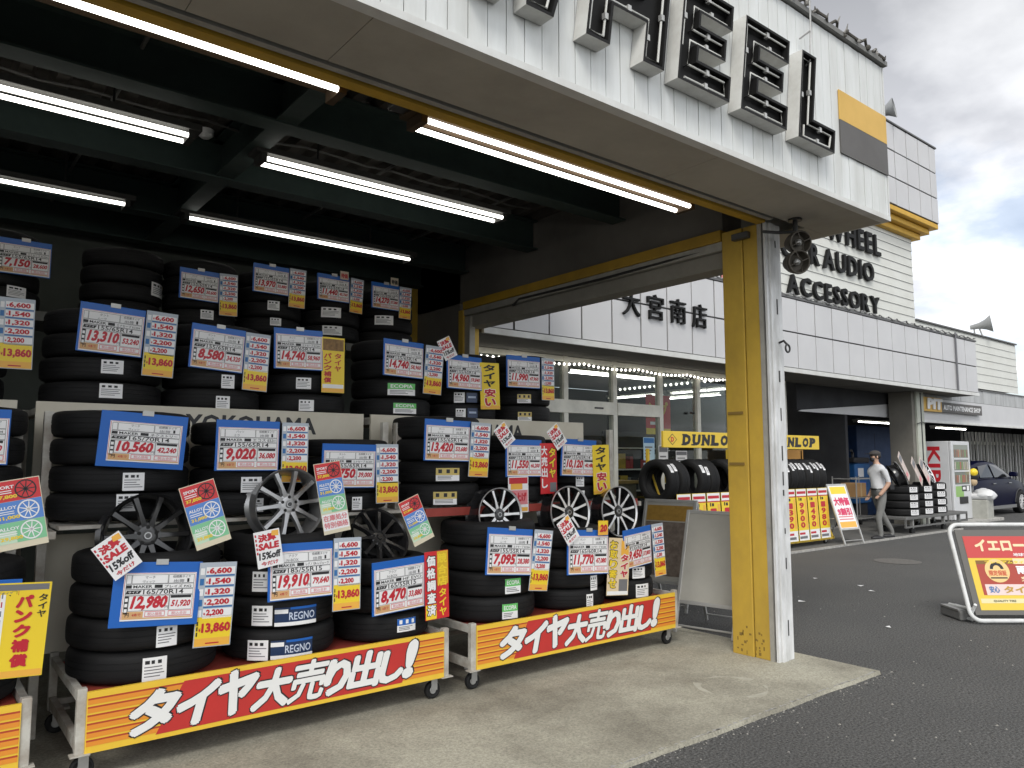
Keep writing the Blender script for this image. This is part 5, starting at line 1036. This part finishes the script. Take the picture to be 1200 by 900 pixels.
g = MB(); y -= .003; g.text('イエローハット', x0 + .09, z1 - .145, .80, .115, y, cream, .05, T=T); g.text('地球にやさしいタイヤ専門店', x0 + .42, z1 - .185, .6, .03, y, paper, .02, T=T); g.text('プレミアムタイヤ保証制度', x0 + .14, z1 - .252, .62, .027, y - .001, sheet_yellow, .03, T=T)
g.text('雨のタイヤ', x0 + .41, z0 + .315, .5, .075, y, paper, .05, T=T); g.text('交換サービス', x0 + .43, z0 + .25, .4, .045, y, cream, .04, T=T); g.rect(x0 + .40, z0 + .405, x1 - .06, z0 + .455, y, cream, T); g.text('タイヤ保険', x0 + .25, z0 + .145, .5, .065, y - .001, mat('poster_gold', (.45, .26, .03), .5), .04, T=T); g.text('QUALITY TIRE', x0 + .13, z0 + .068, .2, .02, y, ink_black, .02, T=T); g.text('安心', x0 + .12, z0 + .15, .09, .06, y - .001, ink_blue, .03, T=T); g.obj('lettering', ps)
g = MB(); n = 28; cx, cz, r = x0 + .235, z0 + .345, .11
g.add([(cx + r * cos(2 * pi * i / n), y, cz + r * .95 * sin(2 * pi * i / n)) for i in range(n)], [tuple(range(n))], mat('poster_badge', (.74, .52, .22), .4), T)
g.text('限定保証', cx - .08, cz - .045, .16, .05, y - .001, mat('poster_red2', (.55, .12, .05), .4), .04, T=T); g.rect(cx - .075, cz - .07, cx + .075, cz - .058, y - .001, ink_black, T)
arc = [(cx + q * cos(t_), cz + .015 + q * sin(t_)) for q, rng in ((.062, range(13)), (.034, range(12, -1, -1))) for t_ in [pi * k / 12 for k in rng]]; g.add([(p_, y - .001, q_) for p_, q_ in arc], [tuple(range(len(arc)))], ink_black, T); g.obj('badge', ps)
for x in (.06, W_ - .06):
    g = MB(); g.tube([(x - .02, .0, .17), (x - .02, .05, .1), (x - .02, .06, .03), (x - .02, .3, .02), (x - .02, .42, .03), (x - .02, .40, .10), (x - .02, .05, .12)], .014, tubew, 8); g.obj('foot', bt, sharp=50)
    g = MB(); g.bevbox((x - .09, .12, .005), (x + .05, .44, .085), mat('ballast_grey', (.17, .17, .165), .7, dirt=.5, dscale=15), .012); g.box((x - .095, .14, .085), (x + .055, .42, .1), steel); g.obj('ballast', bt)

# ================================================================== FAR TYRE CART, VENDING MACHINE, BINS
t = thing('platform_cart', 'low grey platform cart carrying tyre stacks by the canopy column', 'cart', (14.75, 6.62, .0)); g = MB(); gs = mat('cart_grey', (.17, .17, .165), .55, metal=.3, dirt=.4, dscale=8)
g.bevbox((0, 0, .29), (2.85, .62, .34), gs, .006); g.box((0, .0, .14), (2.85, .03, .17), gs)
for x in (0, .95, 1.9, 2.82): g.box((x, .001, .17), (x + .03, .029, .29), gs)
g.obj('deck', t)
for x in (.35, 1.75, 2.5):
    for y in (.05, .55):
        g = MB(); TT = Matrix.Translation((x, y, .075)) @ Matrix.Rotation(pi / 2, 4, 'X'); g.lathe([(.001, -.025), (.075, -.025), (.075, .025), (.001, .025)], rubber, 16, TT); g.box((x - .02, y - .03, .12), (x + .02, y + .03, .29), steel); g.obj('wheel', t, sharp=40)
FW = mat('far_rubber', (.018, .018, .019), .6)
for si, (x, D, n, w, nm) in enumerate(((15.3, .66, 4, .145, 'left'), (15.98, .62, 4, .145, 'middle'), (16.62, .62, 4, .155, 'right'))):
    for k in range(n):
        o = link_mesh('tyre', tyre_mesh(D, w - .002, 40), None, (x + rt.uniform(-.01, .01), 6.95, .342 + (k + .5) * w)); tag(o, '%s tyre of the %s stack on the grey platform cart' % (POS[4][k], nm), 'tyre', 'tyres on the grey platform cart'); sticker(o, D, 'w', (-108, -108, -112)[si], .2, .10, 0)
for x, z, rx, yaw, m, lb in ((15.15, 1.16, 1, 35, 'bright', 'first black and white alloy wheel leaning on the far tyre stacks'), (16.35, 1.18, 1, 10, 'bright', 'last black and white alloy wheel leaning on the far tyre stacks')):
    alloy(m, x, 6.85, z, .25, lb, tilt=-25, yaw=yaw, spin=.2)
def card_far(x, z, label, rot):
    t = thing('display_card', label, 'display card', (x, 6.72, z), (RAD(-18), RAD(rot), RAD(20))); g = MB(); g.box((-.16, -.003, -.26), (.16, .003, .26), mat('card_flesh', (.62, .52, .46), .5, dirt=.5, dscale=9, dcol=(.3, .28, .3))); c = g.obj('card', t); g = MB(); g.rect(-.13, .1, .13, .22, -.0045, ink_grey); g.rect(-.13, -.2, .05, -.12, -.0045, ink_pink); g.obj('print', c)
card_far(15.55, 1.2, 'pale tilted display card between the far alloy wheels', -24); card_far(15.0, 1.3, 'pale display card above the left far tyre stack', -20); card_far(15.9, 1.2, 'second pale tilted display card right of the first', -28)
vt = thing('vending_machine', 'white drinks vending machine with red vertical lettering on its side', 'vending machine', (18.45, 7.2, 0)); g = MB(); vw = mat('vending_white', (.60, .61, .62), .4, dirt=.2, dscale=3)
g.bevbox((0, .06, .06), (1.0, .85, 1.84), vw, .015); g.box((.02, .1, .0), (.98, .8, .059), dark_steel); g.obj('cabinet', vt)
g = MB(); g.bevbox((.0, 0, .07), (1.0, .056, 1.84), vw, .012); d = g.obj('door', vt)
vg = mat('vending_window', (.20, .22, .19), .15)
g = MB(); g.rect(.1, .86, .9, 1.76, -.0015, vg)
for z in (1.14, 1.42): g.box((.09, -.012, z), (.91, -.002, z + .04), vw)
g.obj('display_window', d); r = random.Random(6)
cans = [mat('can_%d' % i, c, .4) for i, c in enumerate(((.4, .12, .06), (.35, .32, .2), (.18, .3, .1), (.45, .4, .35), (.2, .1, .06)))]
g = MB()
for z in (.9, 1.2, 1.48):
    for i in range(8): g.rect(.13 + i * .095, z, .13 + i * .095 + .06, z + .17, -.0035, r.choice(cans))
g.obj('bottles', d)
g = MB(); g.rect(.12, .58, .55, .82, -.0015, mat('vending_green', (.25, .45, .12), .4)); g.rect(.45, .7, .9, .83, -.0022, ink_black); g.rect(.5, .74, .65, .8, -.003, paper); g.rect(.72, .71, .85, .82, -.003, paper); g.obj('advert', d)
g = MB(); g.box((.3, -.012, .42), (.75, -.001, .58), dark_steel); g.rect(.34, .45, .71, .55, -.0135, shop_dark); g.obj('dispensing_flap', d)
g = MB(); T = Matrix(((0, 1, 0, -.0015), (-1, 0, 0, .80), (0, 0, 1, 0), (0, 0, 0, 1)))
# letters run down the side, turned a quarter: build them in (x right, z up) of the side panel
def side_word(w, u0, z0, h, lenw, m):
    vs, fs, tw, th = text2d(w, .028, 3)
    return [(-.0022, u0 - (b / th) * h, z0 - (a / tw) * lenw) for a, b in vs], [f for f in fs]
vs, fs = side_word('KIRIN', .38, 1.72, -.27, 1.45, ink_red)
vs = [(x, .52 - (yy - .38), z) for x, yy, z in vs]
g.add(vs, fs, mat('kirin_red', (.50, .02, .03), .4)); g.obj('lettering', vt)
t = thing('rounded_object', 'rounded yellow and black object fixed at the side of the vending machine', 'object', (19.54, 7.2, 1.0)); t.scale = (.62, .62, .62); g = MB(); g.sphere((-.03, -.06, .2), .17, sheet_yellow, 16, sc=(1, .8, .9)); g.obj('cap', t, sharp=60); g = MB(); g.sphere((.06, -.02, .06), .2, ink_black, 16, sc=(1, .85, .95)); g.obj('body', t, sharp=60); g = MB(); g.sphere((.02, 0, -.16), .15, mat('tan_base', (.45, .33, .2), .6), 14); g.tube([(.0, .0, -.2), (0, .05, -1.0)], .02, steel); g.obj('base', t, sharp=60)  # unidentified object, not a lamp: generic rounded yellow, black and tan shapes
for i, (x, lb) in enumerate(((19.6, 'grey recycling bin with a white bag right of the vending machine'), (20.12, 'second recycling bin with a white bag, partly behind the first'))):
    t = thing('recycling_bin', lb, 'bin', (x, 7.05 + .25 * i, .0), (0, 0, RAD(8 * i))); g = MB(); g.bevbox((-.18, -.18, 0), (.18, .18, .5), mat('bin_grey', (.40, .40, .36), .6, dirt=.4, dscale=6), .03); g.obj('body', t)
    g = MB(); g.bevbox((-.2, -.2, .5), (.2, .2, .64), mat('bin_lid', (.62, .62, .62), .5), .06); g.obj('lid', t, sharp=50)
    g = MB(); bm = bmesh.new(); bmesh.ops.create_icosphere(bm, subdivisions=3, radius=.2); rv = random.Random(i)
    for v in bm.verts: v.co *= 1 + .12 * sin(v.co.x * 31 + i) * cos(v.co.z * 27) + rv.uniform(-.03, .03)
    bm.verts.index_update(); g.add([(v.co.x * 1.1, v.co.y - .1, v.co.z * .7 + .6) for v in bm.verts], [[v.index for v in f.verts] for f in bm.faces], mat('bag_white', (.66, .67, .68), .4)); bm.free(); g.obj('bag', t, sharp=50)
g = MB(); g.bevbox((18.1, 6.85, .0), (20.3, 7.18, .07), concrete_edge, .01); tag(g.obj('concrete_step'), 'pale low concrete step in front of the vending machine', 'step')

# wire trolley behind the man
t = thing('wire_trolley', 'grey wire trolley standing behind the man in the workshop mouth', 'trolley', (15.05, 7.7, .03)); g = MB()
for x in (0, 1.1):
    for y in (0, .5): g.tube([(x, y, .08), (x, y, 1.05)], .014, steel)
for z in (.2, .62, 1.0):
    for y in (0, .5): g.tube([(0, y, z), (1.1, y, z)], .01, steel)
    for x in (0, 1.1): g.tube([(x, 0, z), (x, .5, z)], .01, steel)
    for k in range(9): g.tube([(.12 + k * .11, 0, z), (.12 + k * .11, .5, z)], .004, steel, 5)
g.obj('frame', t)
for x in (.0, 1.1):
    for y in (0, .5): g = MB(); g.lathe([(.001, -.02), (.05, -.02), (.05, .02), (.001, .02)], rubber, 14, Matrix.Translation((x, y, .05)) @ Matrix.Rotation(pi / 2, 4, 'X')); g.obj('wheel', t)
t = thing('cardboard_box', 'brown cardboard box on the wire trolley', 'box', (15.2, 7.78, .664)); g = MB(); g.bevbox((0, 0, 0), (.42, .32, .28), mat('cardboard', (.36, .21, .09), .8), .004); g.obj('carton', t); g = MB(); g.box((.18, -.0015, .0), (.24, .3215, .282), mat('packing_tape', (.42, .30, .16), .3)); g.obj('tape', t)
t = thing('blue_machine', 'blue workshop machine with dark top behind the man', 'machine', (16.8, 8.6, .03)); g = MB(); mb = mat('machine_blue', (.02, .12, .33), .4, dirt=.3, dscale=6); g.bevbox((0, 0, .4), (.7, .5, 1.3), mb, .03); g.bevbox((.1, .05, 0), (.6, .45, .4), shop_dark, .01); g.obj('body', t); g = MB(); g.bevbox((-.1, -.05, 1.32), (.6, .4, 1.44), shop_dark, .03); g.tube([(.1, .1, 1.44), (.1, .1, 1.55), (-.15, .0, 1.6)], .03, shop_dark); g.obj('top', t); g = MB(); g.rect(.12, 1.0, .38, 1.2, -.002, paper); g.rect(.1, .8, .5, .9, -.002, board_blue); g.obj('panel', t)
t = thing('blue_cabinet', 'tall dark blue cabinet in the workshop beside the canopy column', 'cabinet', (18.9, 9.6, 0)); g = MB(); g.bevbox((0, 0, .0), (1.9, .8, 2.3), mat('cabinet_blue', (.015, .05, .15), .45, dirt=.4, dscale=5), .02); g.obj('body', t); g = MB(); g.box((.93, -.004, .1), (.94, -.0005, 2.1), shop_dark); g.box((.85, -.03, 1.0), (.87, -.001, 1.2), steel); g.obj('door_handle', t)

# ================================================================== PERSON
def skin_mesh(name, nodes, edges, root=0, sub=2):
    me = bpy.data.meshes.new(name); me.from_pydata([n[0] for n in nodes], edges, []); o = bpy.data.objects.new(name, me); COL.objects.link(o)
    md = o.modifiers.new('skin', 'SKIN'); sk = me.skin_vertices[0].data
    for i, n in enumerate(nodes): sk[i].radius = n[1] if isinstance(n[1], tuple) else (n[1], n[1]); sk[i].use_root = (i == root)
    md.use_smooth_shade = True; s = o.modifiers.new('sub', 'SUBSURF'); s.levels = s.render_levels = sub
    dg = bpy.context.evaluated_depsgraph_get(); nm = bpy.data.meshes.new_from_object(o.evaluated_get(dg)); bpy.data.objects.remove(o); nm.name = name
    for p in nm.polygons: p.use_smooth = True
    return nm
shirt = mat('shirt_grey', (.60, .61, .62), .85, dirt=.45, dscale=7, stretch=(1, 1, .6), dcol=(.42, .43, .45), bump=1.0, bscale=9); trousers = mat('trousers_grey', (.21, .21, .20), .85, dirt=.5, dscale=8, dcol=(.13, .13, .125), bump=1.0, bscale=10); skin = mat('skin', (.50, .31, .22), .6); hair = mat('hair_black', (.015, .013, .012), .6)
# local frame: faces +X, left hand at +Y, feet on z = 0; 1.58 m tall
nodes = [((0, 0, .84), (.115, .135)), ((.01, 0, .98), (.105, .13)), ((.02, 0, 1.14), (.115, .15)), ((.015, 0, 1.27), (.09, .15)), ((.02, 0, 1.35), .05), ((.04, 0, 1.40), .05), ((.055, 0, 1.475), (.083, .072)), ((.05, 0, 1.55), (.066, .058)),
 ((.0, .10, .78), .088), ((.07, .10, .46), .062), ((.10, .10, .40), .058), ((.06, .10, .09), .042), ((.10, .10, .04), .038), ((.20, .11, .03), .03),
 ((0, -.10, .78), .088), ((-.10, -.10, .46), .062), ((-.16, -.10, .36), .055), ((-.30, -.10, .13), .042), ((-.28, -.10, .06), .038), ((-.17, -.11, .03), .03),
 ((.01, .175, 1.26), .062), ((-.05, .215, 1.04), .046), ((-.04, .22, .99), .042), ((.09, .20, .83), .033), ((.13, .19, .79), .034),
 ((.01, -.175, 1.26), .062), ((-.07, -.215, 1.04), .046), ((-.07, -.22, .99), .042), ((.04, -.205, .80), .033), ((.08, -.20, .74), .034), ((.125, 0, 1.455), .014)]
edges = [(0, 1), (1, 2), (2, 3), (3, 4), (4, 5), (5, 6), (6, 7), (0, 8), (8, 9), (9, 10), (10, 11), (11, 12), (12, 13), (0, 14), (14, 15), (15, 16), (16, 17), (17, 18), (18, 19), (3, 20), (20, 21), (21, 22), (22, 23), (23, 24), (3, 25), (25, 26), (26, 27), (27, 28), (28, 29), (6, 30)]
def hand(p, d, side):        # five short bent finger chains rooted in the palm
    b = len(nodes); p = Vector(p); d = Vector(d).normalized()
    return p, d
bm_ = skin_mesh('body', nodes, edges, 0, 2)
for m in (skin, shirt, trousers): bm_.materials.append(m)
for p in bm_.polygons:
    c = p.center; arm = abs(c.y) > .15 and c.z < 1.2
    p.material_index = 2 if (c.z < .90 and not (abs(c.y) > .17 and c.x > -.09 and c.z > .74)) else (0 if (c.z > 1.345 or (arm and c.z < 1.03)) else 1)
pr = thing('person', 'man in cap, black mask, pale shirt and grey trousers walking past the workshop', 'person', (13.75, 6.62, 0), (0, 0, RAD(150)))
g = MB(); g.sphere((-.17, -.1, .93), .1, ink_black, 14, sc=(.8, 1, 1.25)); g.obj('hip_bag', pr, sharp=60)
link_mesh('body', bm_, pr)
for sy, px, pz in ((1, .14, .785), (-1, .085, .735)):      # fingers
    g = MB(); y0 = .19 * sy if sy > 0 else -.20
    for k in range(4): yy = y0 + (k - 1.5) * .016; L = (.058, .066, .062, .048)[k]; g.tube([(px, yy, pz), (px + L * .5, yy, pz - .02), (px + L * .75, yy, pz - .045)], [.009, .008, .006], skin, 6)
    g.tube([(px - .01, y0 - .03 * sy, pz), (px + .02, y0 - .045 * sy, pz - .02), (px + .035, y0 - .042 * sy, pz - .035)], [.010, .009, .007], skin, 6); g.obj('fingers', pr, sharp=60)
g = MB(); g.sphere((.042, 0, 1.535), .098, mat('cap_dark', (.05, .045, .042), .8), 18, sc=(1.05, .86, .62)); g.box((.1, -.065, 1.525), (.205, .065, 1.535), MATS['cap_dark']); g.obj('cap', pr, sharp=60)
g = MB(); g.sphere((.102, 0, 1.43), .05, ink_black, 14, sc=(.78, 1.05, .85)); g.tube([(.1, .06, 1.45), (.04, .076, 1.47)], .004, ink_black, 5); g.tube([(.1, -.06, 1.45), (.04, -.076, 1.47)], .004, ink_black, 5); g.obj('face_mask', pr, sharp=60)
g = MB(); g.sphere((.02, 0, 1.49), .088, hair, 16, sc=(.95, .9, .75)); g.obj('hair', pr, sharp=60)
g = MB()
for s_ in (-1, 1): g.sphere((.126, s_ * .03, 1.492), .011, ink_black, 8); g.sphere((.05, s_ * .078, 1.472), .022, skin, 8, sc=(.7, .35, 1.2))
g.obj('eyes_and_ears', pr, sharp=60)
g = MB(); g.sphere((.135, .105, .045), .06, ink_black, 14, sc=(2.2, .85, .72)); g.sphere((-.225, -.105, .05), .06, ink_black, 14, sc=(2.2, .85, .75)); g.obj('shoes', pr, sharp=60)
g = MB(); g.tube([(.118 * cos(q), .14 * sin(q), .90) for q in [2 * pi * k / 20 for k in range(20)]], .016, ink_black, 8, closed=True); g.obj('belt', pr, sharp=60)
g = MB(); g.bevbox((-.20, .06, .88), (-.11, .17, 1.0), ink_black, .02); g.rect(-.2, .9, -.11, .93, .058, paper); g.obj('pouch', pr)

# ================================================================== CAR
cr = thing('parked_car', 'dark blue hatchback parked in front of the service bay at the right edge', 'car', (20.35, 7.48, 0))
blue = mat('car_paint', (.004, .005, .022), .3, spec=.06); cg = mat('car_glass', (.012, .013, .014), .08, spec=.4); chrome = mat('chrome', (.6, .6, .6), .15, metal=1)
Lc, Wc = 4.0, 1.68
ST = [(-.02, .38, .62, .70), (.06, .26, .80, .76), (.5, .20, .93, .82), (1.2, .18, .95, .84), (2.0, .18, .95, .84), (2.75, .18, .93, .84), (3.15, .2, .88, .83), (3.6, .22, .80, .78), (3.92, .28, .68, .66), (4.0, .36, .56, .52)]
def ring(x, zl, zt, hw):
    return [(x, Wc / 2 - hw * s_, z) for s_, z in ((.80, zl), (.97, zl + .05), (1.0, zl + .25), (.995, zt - .2), (.95, zt - .03), (.82, zt), (0, zt + .02))] + [(x, Wc / 2 + hw * s_, z) for s_, z in ((.82, zt), (.95, zt - .03), (.995, zt - .2), (1.0, zl + .25), (.97, zl + .05), (.80, zl), (0, zl))]
def loft(secs, m):
    g = MB(); vs = []; n = len(secs[0])
    for s_ in secs: vs += s_
    fs = [(i * n + k, i * n + (k + 1) % n, (i + 1) * n + (k + 1) % n, (i + 1) * n + k) for i in range(len(secs) - 1) for k in range(n)]
    fs += [tuple(range(n - 1, -1, -1)), tuple((len(secs) - 1) * n + k for k in range(n))]; return g.add(vs, fs, m)
g = loft([ring(*s_) for s_ in ST], blue); g.obj('body', cr, sharp=35)
def gring(x, z0, z1, w0, w1): return [(x, Wc / 2 - w0, z0), (x, Wc / 2 - w1, z1 - .03), (x, Wc / 2 - w1 + .07, z1), (x, Wc / 2 + w1 - .07, z1), (x, Wc / 2 + w1, z1 - .03), (x, Wc / 2 + w0, z0)]
GS = [(.10, .90, .92, .74, .72), (.42, .92, 1.28, .77, .60), (.9, .93, 1.37, .79, .62), (1.5, .93, 1.39, .79, .63), (2.0, .93, 1.34, .79, .61), (2.45, .92, 1.15, .78, .66), (2.95, .90, .92, .76, .72)]
g = loft([gring(*s_) for s_ in GS], blue); g.obj('cabin', cr, sharp=35)
# side windows, windscreen
for sgn in (-1, 1):
    Y = lambda w: Wc / 2 + sgn * w
    for pts_ in ([(.55, .78, .97), (1.32, .80, .97), (1.32, .675, 1.30), (.72, .67, 1.25)], [(1.42, .80, .97), (2.5, .795, .965), (2.25, .72, 1.13), (1.95, .665, 1.27), (1.42, .68, 1.31)]):
        g = MB(); vs = [(x, Y(w + .012), z) for x, w, z in pts_]; g.add(vs, [tuple(range(len(vs))) if sgn < 0 else tuple(reversed(range(len(vs))))], cg); g.obj('side_window', cr)
g = MB(); g.add([(2.96, Wc / 2 - .66, .935), (2.96, Wc / 2 + .66, .935), (2.04, Wc / 2 + .55, 1.345), (2.04, Wc / 2 - .55, 1.345)], [(0, 1, 2, 3)], mat('windscreen', (.22, .24, .26), .1, spec=.6)); g.obj('windscreen', cr)
for x in (.72, 3.02):
    for y, s_ in ((.04, -1), (Wc - .04, 1)):
        o = link_mesh('wheel', tyre_mesh(.60, .19, 32), cr, (x, y, .30), (RAD(90), 0, 0))
        g = MB(); T = Matrix.Rotation(pi if s_ > 0 else 0, 4, 'X') ; g.lathe([(.19, .085), (.185, .04), (.03, .03), (.001, .03)], black_rim, 28)
        for k in range(10): g.box((.03, -.010, .06), (.185, .010, .088), bright_rim, Matrix.Rotation(2 * pi * k / 10, 4, 'Z'))
        g.lathe([(.175, .09), (.192, .09), (.192, .07)], bright_rim, 28); g.lathe([(.001, .092), (.035, .09), (.035, .05)], bright_rim, 14)
        rm = g.obj('rim', o); rm.rotation_euler = (pi if s_ > 0 else 0, 0, 0)
        g = MB(); n = 20; g.tube([(x + .335 * cos(pi * k / 12 - .15 * 0), Wc / 2 + s_ * .835, .30 + .335 * sin(pi * k / 12)) for k in range(13)], .022, shop_dark, 6); g.obj('wheel_arch', cr)
g = MB(); g.box((.9, Wc / 2 - .86, .17), (2.7, Wc / 2 - .835, .25), mat('sill_grey', (.16, .16, .16), .5)); g.obj('sill', cr)
for y in (.22, Wc - .22): g = MB(); g.sphere((3.82, y, .64), .13, cg, 12, sc=(1, 1, .6)); g.obj('headlight', cr, sharp=60)
for s_ in (-1, 1): g = MB(); g.bevbox((2.28, Wc / 2 + s_ * .93 - .09, .98), (2.45, Wc / 2 + s_ * .93 + .09, 1.1), blue, .03); g.obj('mirror', cr)
for x in (1.2, 2.25): g = MB(); g.bevbox((x, Wc / 2 - .868, .80), (x + .16, Wc / 2 - .838, .825), chrome, .006); g.obj('door_handle', cr)
